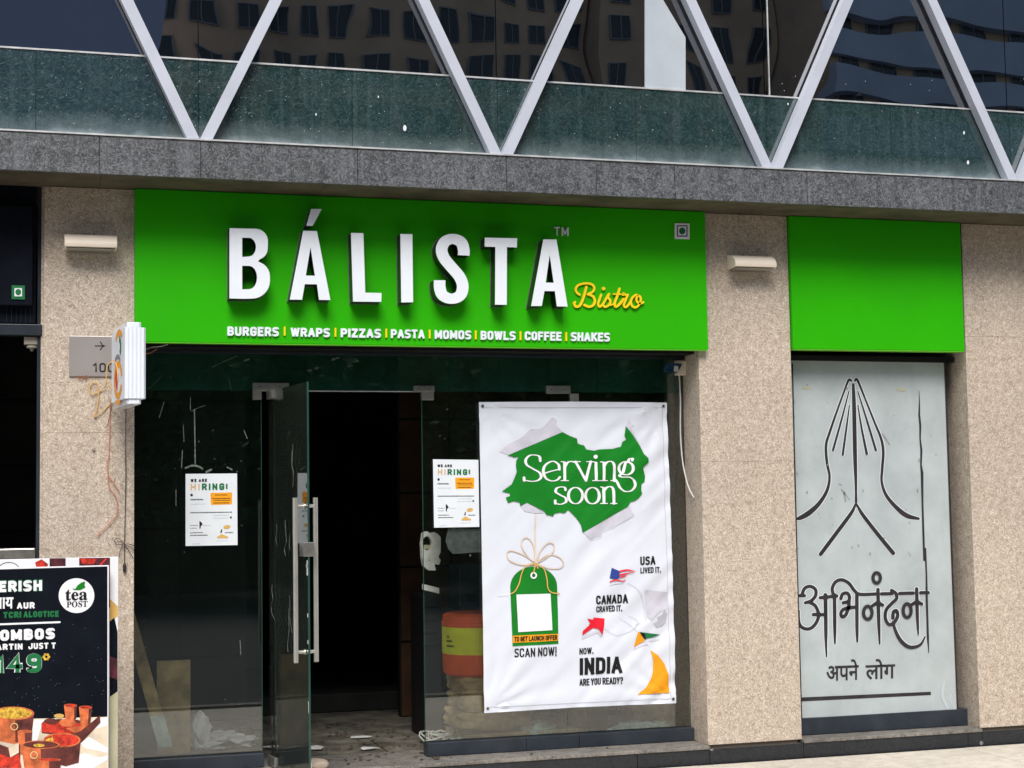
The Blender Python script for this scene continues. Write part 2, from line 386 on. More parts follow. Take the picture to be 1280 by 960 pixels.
GL = {'A': [(0, [(0, 0), (.46, .97)]), (0, [(1, 0), (.54, .97)]), (0, [(.17, .28), (.83, .28)])],
 'B': [(0, [(0, 0), (0, 1)]), (1, [(0, 1), (.95, 1), (.95, .53), (0, .53)]), (1, [(0, .53), (1, .53), (1, 0), (0, 0)])],
 'C': [(1, [(1, .68), (1, 1), (0, 1), (0, 0), (1, 0), (1, .32)])], 'D': [(0, [(0, 0), (0, 1)]), (1, [(0, 1), (1, 1), (1, 0), (0, 0)])],
 'E': [(0, [(1, 1), (0, 1), (0, 0), (1, 0)]), (0, [(0, .52), (.85, .52)])], 'F': [(0, [(1, 1), (0, 1), (0, 0)]), (0, [(0, .5), (.85, .5)])],
 'G': [(1, [(1, .7), (1, 1), (0, 1), (0, 0), (1, 0), (1, .44)]), (0, [(1.05, .46), (.55, .46)])],
 'H': [(0, [(0, 0), (0, 1)]), (0, [(1, 0), (1, 1)]), (0, [(0, .52), (1, .52)])], 'I': [(0, [(0, 0), (0, 1)])],
 'J': [(1, [(1, 1), (1, 0), (0, 0), (0, .3)])], 'K': [(0, [(0, 0), (0, 1)]), (0, [(1, 1), (.05, .42)]), (0, [(.35, .6), (1, 0)])],
 'L': [(0, [(0, 1), (0, 0), (1, 0)])], 'M': [(0, [(0, 0), (0, 1)]), (0, [(.02, .95), (.5, .2)]), (0, [(.98, .95), (.5, .2)]), (0, [(1, 1), (1, 0)])],
 'N': [(0, [(0, 0), (0, 1)]), (0, [(0, 1), (1, 0)]), (0, [(1, 0), (1, 1)])], 'O': [(2, [(0, 0), (0, 1), (1, 1), (1, 0)])],
 'P': [(0, [(0, 0), (0, 1)]), (1, [(0, 1), (1, 1), (1, .44), (0, .44)])],
 'R': [(0, [(0, 0), (0, 1)]), (1, [(0, 1), (1, 1), (1, .47), (0, .47)]), (0, [(.5, .47), (1, 0)])],
 'S': [(1, [(1, .84), (1, 1), (0, 1), (0, .54), (1, .48), (1, 0), (0, 0), (0, .16)])], 'T': [(0, [(0, 1), (1, 1)]), (0, [(.5, 1), (.5, 0)])],
 'U': [(1, [(0, 1), (0, 0), (1, 0), (1, 1)])], 'V': [(0, [(0, 1), (.46, .03)]), (0, [(1, 1), (.54, .03)])],
 'W': [(0, [(0, 1), (.22, .02)]), (0, [(.28, .02), (.48, .95)]), (0, [(.52, .95), (.72, .02)]), (0, [(.78, .02), (1, 1)])], 'X': [(0, [(0, 0), (1, 1)]), (0, [(0, 1), (1, 0)])],
 'Y': [(0, [(0, 1), (.48, .45)]), (0, [(1, 1), (.52, .45)]), (0, [(.5, .42), (.5, 0)])], 'Z': [(0, [(0, 1), (1, 1)]), (0, [(.94, .93), (.06, .07)]), (0, [(0, 0), (1, 0)])],
 '!': [(0, [(0, 1), (0, .32)]), (0, [(0, .04), (0, -.08)])], '.': [(0, [(0, .06), (0, -.08)])], "'": [(0, [(0, 1.05), (0, .8)])],
 '?': [(1, [(0, .75), (0, 1), (1, 1), (1, .45), (.5, .45), (.5, .3)]), (0, [(.5, .04), (.5, -.08)])],
 '1': [(0, [(0, .78), (.8, 1), (.8, 0)])], '4': [(0, [(.75, 0), (.75, 1), (0, .3), (1.05, .3)])],
 '9': [(2, [(0, .45), (0, 1), (1, 1), (1, .45)]), (1, [(1, .7), (1, 0), (0, 0), (0, .14)])]}
WID = {'I': 0, '!': 0, '.': 0, "'": 0, 'M': 1.35, 'W': 1.6, ' ': .45, 'E': .86, 'F': .84, 'L': .84, '1': .6, 'A': 1.12, 'T': 1.0, 'V': 1.05}
def round_path(pts, r=.30, closed=False, asp=1):
    out = []; n = len(pts); rng = range(n) if closed else range(1, n-1)
    if not closed: out.append(pts[0])
    for i in rng:
        a, b, c = Vector(pts[i-1]), Vector(pts[i]), Vector(pts[(i+1) % n])
        l1 = hypot((a.x-b.x)/asp, a.y-b.y) or 1; l2 = hypot((c.x-b.x)/asp, c.y-b.y) or 1
        k1 = min(r, l1*.5)/l1; k2 = min(r, l2*.5)/l2
        s, e = b+(a-b)*k1, b+(c-b)*k2
        for j in range(6):
            t = j/5; out.append(tuple(s*(1-t)**2 + b*2*t*(1-t) + e*t*t))
    if closed: out.append(out[0])
    else: out.append(pts[-1])
    return out
def text(mb, s, p0, p1, h, th, Y, h1=None, gap=.20):
    """condensed gothic capitals between two baseline photo pixels; h height, th stroke width in px"""
    h1 = h1 or h; lw = .42
    wd = [(WID.get(c, 1))*lw for c in s]; k0 = th/h
    tot = sum(a+(k0 if c != ' ' else 0) for a, c in zip(wd, s)) + gap*.75*(len(s)-1)
    span = hypot(p1[0]-p0[0], p1[1]-p0[1]); u = 0; e = 0
    sx = span/tot
    for c, a in zip(s, wd):
        if c == ' ': u += a+gap*.75; continue
        W_ = a
        for kind, pts in GL[c]:
            q = [(x, y) for x, y in pts]
            if kind: q = round_path(q, .26, kind == 2, 1/max(.2, W_*sx/h) )
            pp = []
            for x, y in q:
                uu = (u + k0/2 + x*W_)/tot
                hh = h+(h1-h)*uu
                yy = th/2 + y*(hh-th)
                bx = p0[0]+(p1[0]-p0[0])*uu; by = p0[1]+(p1[1]-p0[1])*uu
                pp.append((bx, by-yy))
            wth = th*min(1.15, max(.8, sx/h))
            ends = pp
            if not kind or kind == 1:            # let the strokes' flat ends reach the letter's edge
                def ext(a_, b_):
                    dx, dy = a_[0]-b_[0], a_[1]-b_[1]; hh = hypot(dx, dy) or 1
                    return (a_[0]+dx/hh*th*.46, a_[1]+dy/hh*th*.46)
                if not (c in '.!?\'' and len(pp) == 2 and False):
                    ends = [ext(pp[0], pp[1])] + pp[1:-1] + [ext(pp[-1], pp[-2])] if (kind == 0 or c in 'UJ') else pp
            ribbon(mb, ends, Y-e, wth, smooth=False, cap=False); e = (e+.00011) % .0005
        u += W_+k0+gap*.75
    return mb
def fonttext(mb, s, p0, p1, h, Y, off=0.0, ref=None):
    """Blender's own font between two baseline pixels; h = height in px of the tallest glyph"""
    c = bpy.data.curves.new('t', 'FONT'); c.body = s; c.size = 1; c.offset = off; c.resolution_u = 3
    o = bpy.data.objects.new('t', c); COL.objects.link(o)
    dg = bpy.context.evaluated_depsgraph_get(); me = o.evaluated_get(dg).to_mesh()
    vs = [v.co.copy() for v in me.vertices]; fs = [tuple(p.vertices) for p in me.polygons]
    o.evaluated_get(dg).to_mesh_clear(); bpy.data.objects.remove(o); bpy.data.curves.remove(c)
    if not vs: return mb
    x0 = min(v.x for v in vs); x1 = max(v.x for v in vs); top = ref or max(v.y for v in vs)
    n = len(mb.v)
    for v in vs:
        u = (v.x-x0)/(x1-x0); x = p0[0]+(p1[0]-p0[0])*u; y = p0[1]+(p1[1]-p0[1])*u - v.y/top*h
        X, Z = P(x, y, Y); mb.v.append(Vector((X, Y, Z)))
    for f in fs:
        mb.f.append(tuple(n+i for i in f))
    return mb
def mathb(s, U=0x1D400, l=0x1D41A):
    return ''.join(chr(l+ord(c)-97) if c.islower() else chr(U+ord(c)-65) for c in s)
def ell(cx, cy, rx, ry, n=24, a0=0, a1=2*pi, rot=0):
    out = []
    for i in range(n):
        a = a0+(a1-a0)*i/(n if abs(a1-a0-2*pi) < 1e-6 else n-1)
        x, y = rx*cos(a), ry*sin(a); out.append((cx+x*cos(rot)-y*sin(rot), cy+x*sin(rot)+y*cos(rot)))
    return out
def zm(ox, oy, s):                        # coordinates read in an enlarged crop -> photo pixels
    return lambda pts: [(ox+p[0]/s, oy+p[1]/s, *[q/s for q in p[2:]]) for p in pts]
# ================================================================== GROUND
mb = MB(); mb.box(-60, 80, -140, 6, -.4, -.012); build('road', mb, 'road', kind='structure', loc=(0, 0, 0))
mb = MB(); mb.box(-14, 22, -3.4, 0, -.3, -.008); pav = build('pavement', mb, 'joint', kind='structure', loc=(0, 0, 0))
tile = None
for ix in range(9):
    for iy in range(3):
        x0, y0 = 2.0+ix*.6, -.05-iy*.6-.6
        if tile is None:
            mb = MB(); mb.box(.0015, .5985, .0015, .5985, -.03, 0)
            tile = build('paver', [setattr(mb, 'v', [v+Vector((x0, y0, 0)) for v in mb.v]), mb][1], 'paver', pav, loc=(x0, y0, 0), bevel=.002, seg=1)
        else: piece('paver', tile, pav, (x0-2.0, y0-(-.65), random.uniform(-.001, .001)))
mb = MB(); mb.box(-14, 2.0, -3.4, -.05, -.03, -.001); mb.box(2.0, 7.4, -3.4, -1.85, -.03, -.001); mb.box(7.4, 22, -3.4, -.05, -.03, -.001)
build('paving', mb, 'paver', pav)
mb = MB(); mb.box(-14, 22, -3.52, -3.4, -.3, .02); build('kerb', mb, 'tread', kind='structure', loc=(0, 0, 0))

# ================================================================== THE BUILDING
B = thing('commercial_building', (2.5, .3, 0), 'stone clad commercial building with dark glass upper floor and slanting metal struts', 'building')
def part(name, m, mb, parent=B, **k): return build(name, mb, m, parent, **k)
ZS = 3.325; ZP = .106
JZ = [ZP, .93, 1.775, 2.612, ZS-.002]
for (a, b, JZ) in ((.065, .544, [ZP, 1.98, ZS-.002]), (3.89, 4.508, [ZP, P(890, 577, 0)[1], ZS-.002]), (5.748, 7.6, [ZP, P(1240, 421, 0)[1], ZS-.002])):
    mb = MB(); mb.box(a+.02, b-.02, .02, .6, ZP-.02, ZS-.004); pil = part('pillar', 'joint', mb)
    for z0, z1 in zip(JZ, JZ[1:]):
        e = random.uniform(0, .0012)
        mb = MB(); mb.box(a, b, -e, .02-e, z0+.0004, z1-.0004); part('stone_slab', 'stone', mb, pil, bevel=.0015, seg=1)
        for s0, s1 in ((a, a+.02), (b-.02, b)):
            mb = MB(); mb.box(s0, s1, .0205, .56, z0+.0004, z1-.0004); part('stone_slab', 'stone', mb, pil)
# plinth course and step
XJ = [-1.5, .065, .544, 1.9, P(795, 945, 0)[0]-.0, 3.89, 4.508, P(1208, 930, 0)[0], 5.748, 6.9, 7.9]
mb = MB(); mb.box(-1.5, 7.9, 0, .5, -.1, ZP-.022); pl = part('plinth', 'joint', mb)
for a, b in zip(XJ, XJ[1:]):
    mb = MB(); mb.box(a+.0015, b-.0015, -.022, .0, -.004, ZP-.021); part('plinth_slab', 'plinth', mb, pl, bevel=.001, seg=1)
for a, b in ((-1.5, .065), (.544, 1.9), (1.9, 2.9), (2.9, 3.89), (4.508, 5.748)):
    mb = MB(); mb.box(a+.001, b-.001, -.03, .5, ZP-.02, ZP); part('tread_slab', 'tread', mb, pl, bevel=.003)
# fascia
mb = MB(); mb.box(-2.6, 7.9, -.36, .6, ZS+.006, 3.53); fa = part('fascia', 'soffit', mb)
FJ = [-2.6, -1.6, P(20, 190, -.38)[0]-.6] + [P(x, 200, -.38)[0] for x in (124, 251, 447, 633, 745, 843, 1008, 1271)] + [7.0, 7.9]
for i, (a, b) in enumerate(zip(FJ, FJ[1:])):
    e = random.uniform(-.0012, .0012)
    mb = MB(); mb.box(a+.0012, b-.0012, -.38+e, -.3605, ZS, 3.528); part('granite_slab', 'granite', mb, fa, bevel=.0015, seg=1)
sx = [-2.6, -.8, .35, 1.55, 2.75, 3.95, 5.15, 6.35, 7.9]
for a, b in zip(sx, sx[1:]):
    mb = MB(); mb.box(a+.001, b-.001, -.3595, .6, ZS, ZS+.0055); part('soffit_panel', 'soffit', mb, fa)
mb = MB(); mb.box(-2.6, 7.9, -.388, -.275, 3.53, 3.5385); part('ledge_strip', 'strip', mb)
# upper glazing
ZTT = P(640, 100.5, -.31)[1]
NX = [.861+1.688*k for k in range(-2, 5)]
mb = MB(); mb.box(-2.6, 7.9, -.27, .5, 3.54, 6.2); part('upper_wall', 'black', mb)
for a, b in zip(NX, NX[1:]):
    mb = MB(); mb.box(a+.003, b-.003, -.292, -.275, 4.0, 6.2); part('glazing_panel', 'upglass', mb)
    h = (a+b)/2
    for c, d in ((a, h), (h, b)):
        mb = MB(); mb.box(c+.0012, d-.0012, -.306, -.293, 3.54, ZTT); part('spandrel_panel', 'teal', mb)
    mb = MB(); mb.box(a+.001, b-.001, -.313, -.293, ZTT, ZTT+.009); part('spandrel_trim', 'strip', mb)
mb = MB(); xj = P(960, 60, -.29)[0]; mb.box(xj-.004, xj+.003, -.297, -.2925, ZTT+.012, 5.2); part('glazing_joint', 'strip', mb)
# the struts
sa = P(349, 0, -.38); sb = P(264, 170, -.38); slope = abs((sa[0]-sb[0])/(sa[1]-sb[1]))
zb = 3.539; H_ = .844/slope
for nx in NX:
    for s in (-1, 1):
        hw = .0305/cos(math.atan(slope))
        x0, x1 = nx+s*.033, nx+s*.835
        z1 = zb+(.802)/slope
        fr = [(x0-hw, zb), (x0+hw, zb), (x1+hw, z1), (x1-hw, z1)]
        if s > 0: fr[0] = (nx+.0008, zb); fr.append((nx+.0008, zb+(hw-.04)/slope+.0)) if hw > .04 else None
        else: fr[1] = (nx-.0008, zb); fr.insert(2, (nx-.0008, zb+(hw-.04)/slope)) if hw > .04 else None
        mb = MB(); mb.flat([fr], -.376, .062); st = part('diagonal_strut', 'steelpaint', mb, bevel=.003)
mb = MB(); mb.box(-2.6, 7.9, -.38, -.30, zb+.802/slope+.002, zb+.802/slope+.20); part('upper_beam', 'granite', mb)
mb = MB(); mb.box(-2.6, 7.9, -.30, .6, 6.2, 6.5); part('roof_band', 'granite', mb)
# pale panel set over the third bay of glazing, standing in for the pale shape there
brd = thing('pale_panel', (4, -.19, 4.1), 'pale grey panel in the dark upper window above the green sign', 'board')
mb = MB(); mb.pxpoly([[(806, -60), (810, -60), (829, 0), (857, 47), (857, 115), (806, 112.5)]], -.2965, .003)
mb.v = [v for v in mb.v]; build('pale_sheet', mb, 'lightpanel', brd)

# shop front
YG = .25; XL, XD, XR = .546, P(327.5, 700, YG)[0], P(529, 700, YG)[0]
ZD = 2.232; ZT = 2.445
mb = MB(); mb.box(.56, 3.888, .06, .24, 2.46, ZS-.002); part('header_panel', 'black', mb)
mb = MB(); mb.box(.546, 3.888, .21, .30, 2.445, 2.458); part('header_frame', 'navy', mb)
XJ2 = P(702, 490, YG)[0]; XB = [P(655, 925, YG)[0], P(721, 925, YG)[0]]
ZB = .185
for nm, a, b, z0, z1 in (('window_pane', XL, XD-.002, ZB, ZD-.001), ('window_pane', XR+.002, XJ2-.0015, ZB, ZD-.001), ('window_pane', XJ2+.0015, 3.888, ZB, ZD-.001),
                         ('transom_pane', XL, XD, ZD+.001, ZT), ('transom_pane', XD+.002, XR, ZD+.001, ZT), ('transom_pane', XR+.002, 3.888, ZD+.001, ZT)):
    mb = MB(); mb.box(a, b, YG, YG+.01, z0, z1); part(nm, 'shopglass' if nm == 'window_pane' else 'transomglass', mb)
for x in (XD-.0015, XR+.0015):
    mb = MB(); mb.box(x-.0015, x+.0015, YG-.001, YG+.011, ZB, ZD); part('glass_edge', 'glassedge', mb)
mb = MB(); mb.box(XD, XR, YG-.0015, YG+.0115, ZD-.002, ZD+.003); part('glass_edge', 'strip', mb)
for a, b in ((XL, XD), (XR, XB[0]), (XB[0], XB[1]), (XB[1], 3.888)):
    mb = MB(); mb.box(a+.0008, b-.0008, .20, .30, ZP+.002, ZB); part('base_rail', 'navy', mb, bevel=.003)
def patch(x, y, ww, hh, leg=None):        # small stainless clamp on the glass
    a = P(x, y, YG-.01); b = P(x+ww, y+hh, YG-.01)
    mb = MB(); mb.box(a[0], b[0], YG-.016, YG+.026, b[1], a[1])
    if leg:
        c = P(x+leg[0], y+hh+leg[2], YG-.01); d = P(x+leg[0]+leg[1], y, YG-.01); mb.box(c[0], d[0], YG-.015, YG+.025, c[1], b[1])
    o = part('patch_fitting', 'steel', mb, bevel=.0015, seg=1)
    for q in (.2, .75):
        m2 = MB(); cx = a[0]+(b[0]-a[0])*q; cz = (a[1]+b[1])/2; m2.tube([(cx, YG-.018, cz), (cx, YG-.0165, cz)], .004, 8); part('screw', 'print_black', m2, o)
patch(316, 478.5, 45, 10, (0, 11, 11)); patch(517, 482, 26, 8, (10, 15, 10)); patch(683, 482, 30, 10, (30, 10, 11))

# inside the shop
mb = MB(); mb.box(-.6, 4.9, .5, 6.2, .0, ZP-.012); fl = part('shop_floor', 'floor', mb)
k = 0
for i in range(8):
    for j in range(4):
        x0, y0 = .05+i*.5, .502+j*.5
        mb = MB(); mb.box(x0+.002, x0+.498, y0+.002, y0+.498, ZP-.0115, ZP+random.uniform(-.004, .001)); part('floor_tile', 'floor', mb, fl, bevel=.001, seg=1)
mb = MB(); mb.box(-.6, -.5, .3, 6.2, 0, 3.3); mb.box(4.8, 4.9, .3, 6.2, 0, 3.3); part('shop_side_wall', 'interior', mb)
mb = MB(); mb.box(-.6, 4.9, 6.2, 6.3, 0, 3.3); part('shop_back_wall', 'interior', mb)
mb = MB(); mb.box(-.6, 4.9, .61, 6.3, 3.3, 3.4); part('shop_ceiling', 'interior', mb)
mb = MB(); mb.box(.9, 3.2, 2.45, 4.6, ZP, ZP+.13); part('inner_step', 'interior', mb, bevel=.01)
xw = P(497, 500, 2.0)[0]
def boards(x0, x1, Y, z0, z1, nx, nz, m, off=0):
    mb = MB(); mb.box(x0, x1, Y+.02, Y+.08, z0, z1); core = part('partition', 'black', mb)
    for i in range(nx):
        for j in range(nz):
            a = x0+(x1-x0)*i/nx; b = x0+(x1-x0)*(i+1)/nx; c = z0+(z1-z0)*j/nz; d = z0+(z1-z0)*(j+1)/nz
            e = random.uniform(0, .003)
            mb = MB(); mb.box(a+.008, b-.008, Y-e, Y+.0195, c+.008, d-.008); part('wall_board', m, mb, core)
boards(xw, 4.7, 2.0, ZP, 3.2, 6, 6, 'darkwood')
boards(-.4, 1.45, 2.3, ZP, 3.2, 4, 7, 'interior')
# left neighbour bay
mb = MB(); mb.box(-1.6, -.5, 1.7, 1.8, 0, 3.3); mb.box(-1.6, -1.5, .5, .7, 0, 3.3); mb.box(-.5, .064, 2.4, 2.5, 0, 3.3); part('bay_back', 'black', mb)
mb = MB(); mb.box(-1.6, P(52, 500, .05)[0], .02, .10, P(30, 419, .02)[1], P(30, 405, .02)[1]); part('bay_beam', 'navy', mb, bevel=.004)
mb = MB(); mb.box(P(50.5, 500, .03)[0], .0645, .03, .5, ZP, ZS); part('bay_jamb', 'stone', mb)
mb = MB(); xa = P(46, 500, .06)[0]; mb.box(xa, xa+.02, .04, .12, ZP, ZS); part('bay_frame', 'navy', mb)
# right bay
mb = MB(); mb.box(4.508, 5.748, .24, .5, ZP, ZS); part('bay_backing', 'black', mb)
fz = P(1003, 897, .14)[1]; mb = MB(); mb.box(4.51, 5.746, .13, .235, ZP+.002, fz-.004); part('base_rail', 'navy', mb, bevel=.004)

# ================================================================== GREEN SIGNS
ms = thing('shop_sign', (2.2, -.03, 2.48), 'large green shop sign with raised white letters and yellow script', 'sign')
x0, x1 = .54, 3.934; z0, z1 = 2.474, 3.322
mb = MB(); mb.box(x0+.003, x1, -.05, -.004, z0, z1); build('sign_board', mb, 'green', ms, bevel=.004)
mb = MB(); mb.box(x0+.004, x1-.003, -.051, -.003, z0-.0035, z0-.0003); build('sign_edge', mb, 'green_edge', ms)
YF = -.145
zA = zm(270, 250, 5.052); zB = zm(490, 250, 5.052)
def arcp(pts, r=6, closed=True): return pts
def letter(loops):
    w3 = [[P(x, y, YF) for x, y in lp] for lp in loops]
    mb = MB(); mb.flat(w3, YF, .090)
    # black returns with a white face laid on the front
    o = build('letter', mb, 'letter_side', ms)
    m2 = MB(); m2.flat(w3, YF-.003, .0028); f = build('letter_face', m2, 'white', o)
    cx = sum(p[0] for p in w3[0])/len(w3[0]); cz = sum(p[1] for p in w3[0])/len(w3[0])
    m3 = MB(); m3.flat([[(cx+(p[0]-cx)*1.0+(-.004 if p[0] < cx else .004), p[1]+(.004 if p[1] > cz else -.004)) for p in w3[0]]] + w3[1:], -.0565, .005)
    build('letter_rim', m3, 'steel', o)
def rr(pts, r, n=6): return round_path([(x, y) for x, y in pts], r, True)[:-1]
# B
outer = [(286.8, 373.1), (286.8, 285.2)] + [(306, 285.8)] + ell(319, 301.5, 15.8, 15.5, 9, -pi/2, 0) + [(334.6, 309)] + ell(319.5, 311, 15, 14, 5, .2, pi/2.6) + [(322.4, 326.6)] + ell(320, 345.5, 17.3, 18, 6, -pi/2.6, 0) + ell(315, 351, 22.3, 22.3, 9, .05, pi/2) + [(305, 373.5)]
h1 = [(302.7, 297.1), (310, 297.3)] + ell(311, 309, 8.9, 11.8, 9, -pi/2, pi/2) + [(302.7, 321.3)]
h2 = [(302.7, 332.3), (310, 332.4)] + ell(311.5, 347, 9.8, 14.6, 9, -pi/2, pi/2) + [(302.7, 361.8)]
letter([outer, h1, h2])
def AA(m, q): return m(q)
letter([[(378.9, 288.6), (396.1, 288.9), (412.9, 375.1), (398.7, 374.9), (396.1, 355.5), (380.9, 355.2), (377.5, 374.7), (362.2, 374.5)], [(388, 309), (382.2, 344.5), (393.6, 344.8)]])
letter([[(388.8, 261.2), (402.2, 261.4), (390.7, 282.4), (382.8, 282.3)]])
letter([[(438.6, 291.2), (454.1, 291.6), (456.5, 365.8), (476.8, 366.4), (476.5, 377.4), (441.2, 377)]])
letter([[(500.3, 292.5), (515.3, 292.8), (516.3, 377.8), (501.5, 378.1)]])
sp = crom(zB([(452, 350), (452, 312), (434, 266), (383, 246), (334, 264), (313, 312), (328, 366), (378, 428), (426, 486), (446, 545), (430, 602), (376, 624), (322, 604), (302, 560), (300, 507)]), 6)
l = []; r = []
for i, p in enumerate(sp):
    a, b = sp[max(0, i-1)], sp[min(len(sp)-1, i+1)]; dx, dy = b[0]-a[0], b[1]-a[1]; hh = hypot(dx, dy); dx /= hh; dy /= hh
    wd = 12.6+1.9*abs(dy); l.append((p[0]-dy*wd/2, p[1]+dx*wd/2)); r.append((p[0]+dy*wd/2, p[1]-dx*wd/2))
letter([l+r[::-1]])
letter([zB([(585, 238), (790, 242), (788, 300), (725, 298), (724, 662), (650, 661), (652, 297), (585, 294)])])
letter([zB([(955, 249), (1038, 250), (1108, 673), (1040, 672), (1028, 576), (962, 575), (945, 669), (878, 670)]), zB([(995, 345), (970, 522), (1020, 523)])])
def flatletters(items, m, name, Y, depth, parent, **k):
    mb = MB()
    for it in items: it(mb)
    n = len(mb.v)
    if depth:                              # give the lettering real thickness: a back copy joined by walls is enough at this size
        mb.v += [v+Vector((0, depth, 0)) for v in mb.v[:n]]
        edges = {}
        for f in mb.f:
            for a, b in zip(f, f[1:]+f[:1]): edges[(a, b)] = 1
        extra = [(b, a, a+n, b+n) for (a, b) in edges if (b, a) not in edges]
        mb.f += extra
    return build(name, mb, m, parent, **k)
wordsy = [('BURGERS', 284.3, 419.4, 348.6, 11.2), ('WRAPS', 363.4, 420.6, 412.4, 11), ('PIZZAS', 426, 421.5, 476.2, 11), ('PASTA', 488.8, 422.5, 530.8, 11),
          ('MOMOS', 543.5, 423.5, 589, 11), ('BOWLS', 601, 424.5, 644.5, 11), ('COFFEE', 656.2, 425.2, 702, 11), ('SHAKES', 713.8, 426.2, 762.4, 11)]
for s, a, y, b, h in wordsy:
    flatletters([lambda m, s=s, a=a, y=y, b=b, h=h: text(m, s, (a, y), (b, y+(b-a)*.0145), h, 2.45, -.062, gap=.14)], 'white', 'menu_word', -.062, .012, ms)
for x, y in ((355.9, 414), (419.4, 415.5), (482.9, 416.5), (537.2, 417.7), (594.8, 418.7), (650.7, 419.7), (707.9, 420.8)):
    mb = MB(); mb.pxpoly([[(x-1.1, y-5.6), (x+1.1, y-5.6), (x+1.1, y+5.4), (x-1.1, y+5.4)]], -.060, .009); build('divider', mb, 'yellow', ms)
flatletters([lambda m: text(m, 'TM', (693, 294.3), (711, 294.8), 10.8, 1.5, -.058, gap=.25)], 'white', 'trademark', -.058, .007, ms)
zC = zm(700, 330, 10.667)
def bistro(m):
    for i_, (q, wd) in enumerate((([(262, 408), (222, 375), (212, 330), (250, 280), (335, 258), (420, 268), (458, 315), (438, 370), (370, 400)], 2.74),
               ([(375, 402), (440, 430), (466, 495), (440, 552), (385, 568), (325, 545)], 2.92),
               ([(352, 305), (328, 400), (300, 490), (262, 556), (215, 566), (190, 530), (200, 508)], 3.01),
               ([(550, 408), (530, 470), (510, 530), (530, 568), (572, 535), (615, 465), (652, 400)], 2.64),
               ([(655, 398), (642, 440), (672, 490), (655, 545), (605, 570), (580, 552)], 2.64),
               ([(795, 328), (768, 420), (732, 520), (745, 568), (795, 535), (850, 465)], 2.92), ([(668, 548), (720, 530), (745, 480)], 1.83), ([(715, 400), (812, 402)], 1.73),
               ([(843, 412), (850, 388), (875, 412), (905, 408)], 2.38), ([(905, 410), (878, 480), (853, 545), (880, 575), (925, 530), (965, 450)], 2.64),
               ([(1055, 425), (1010, 412), (955, 470), (955, 545), (1005, 580), (1060, 535), (1078, 460), (1050, 420), (1020, 460), (1035, 510), (1080, 525), (1112, 508)], 2.47))):
        ribbon(m, [(*p, wd) for p in [x[:2] for x in zC(q)]], -.062-i_*.0005)
    m.pxpoly([[(700+(582+24*cos(a*.6))/10.667, 330+(328+24*sin(a*.6))/10.667) for a in range(10)]], -.062)
flatletters([bistro], 'yellow', 'script_lettering', -.062, .010, ms)
def vegmark(x, y, wd, parent, Y, colr='print_dkgreen', bord='print_white'):
    mb = MB(); mb.pxpoly([[(x, y), (x+wd, y+.4), (x+wd, y+wd*1.08), (x, y+wd*1.05)]], Y, .004); o = build('diet_mark', mb, bord, parent)
    i = wd*.14; j = wd*.21; h = wd*1.05
    mb = MB(); mb.pxpoly([[(x+i, y+i), (x+wd-i, y+i), (x+wd-i, y+h-i), (x+i, y+h-i)], [(x+j, y+j), (x+wd-j, y+j), (x+wd-j, y+h-j), (x+j, y+h-j)]], Y-.0012)
    build('mark_square', mb, colr, o)
    mb = MB(); mb.pxpoly([ell(x+wd/2, y+h/2, wd*.21, wd*.23, 16)], Y-.0012); build('mark_dot', mb, 'print_dkgreen', o)
vegmark(843.5, 279, 18.5, ms, -.0555, 'print_blue')
gs = thing('blank_sign', (5.1, -.03, 2.5), 'smaller blank green sign board between two stone pillars', 'sign')
gx0, gx1 = 4.512, 5.722; mb = MB(); mb.box(gx0, gx1, -.03, .05, 2.49, 3.322); build('sign_board', mb, 'green', gs, bevel=.004)
mb = MB(); mb.box(gx0+.002, gx1-.002, -.031, .049, 2.4862, 2.4897); build('sign_edge', mb, 'green_edge', gs)

# ================================================================== FROSTED PANEL WITH FOLDED HANDS
YP = .14
fp = thing('frosted_panel', (5.1, .16, .2), 'pale frosted glass panel with folded hands drawing and Hindi lettering', 'panel')
mb = MB(); mb.pxpoly([[(983, 450.5), (1180, 453.5), (1196.5, 888), (1003, 897.5)]], YP, .012); build('panel_sheet', mb, 'frost', fp)
mb = MB(); mb.box(4.51, 5.744, .13, .232, P(1090, 452, YP)[1]+.001, P(1090, 452, YP)[1]+.035); build('panel_head', mb, 'black', fp)
mb = MB(); ribbon(mb, [(1181, 455, 2), (1189, 680, 2), (1197, 888, 2)], YP-.002, smooth=False); ribbon(mb, [(990.5, 455, 1.6), (996, 690, 1.8), (1002, 895, 1.6)], YP-.002, smooth=False); build('panel_edge', mb, 'cutline', fp)
zH = zm(960, 440, 3.692); YL = YP-.0015; k = 0
hands = [[(385, 133, 9), (372, 130, 11), (352, 180, 9), (320, 268, 10), (285, 370, 12), (268, 430, 13), (272, 510, 13), (284, 575, 12), (272, 640, 15), (235, 700, 19), (190, 742, 24), (150, 765, 20), (130, 770, 9)],
 [(401, 133, 9), (413, 130, 11), (450, 220, 9), (490, 320, 10), (522, 400, 12), (532, 460, 13), (527, 540, 13), (525, 600, 12), (545, 660, 15), (590, 715, 19), (640, 755, 22), (695, 769, 12)],
 [(392, 148, 10), (393, 250, 10), (397, 480, 9), (403, 600, 8), (406, 705, 8)], [(398, 150, 3), (402, 250, 9), (407, 480, 8), (408, 600, 8), (407, 705, 8)],
 [(404, 700, 8), (385, 742, 16), (320, 830, 18), (243, 933, 18)], [(408, 700, 8), (438, 752, 16), (510, 845, 18), (578, 928, 19)],
 [(374, 180, 5), (340, 310, 9), (300, 453, 11)], [(376, 245, 5), (362, 350, 9), (345, 474, 11)], [(414, 180, 5), (455, 310, 9), (498, 453, 11)], [(415, 245, 5), (432, 350, 9), (456, 470, 12)]]
mb = MB()
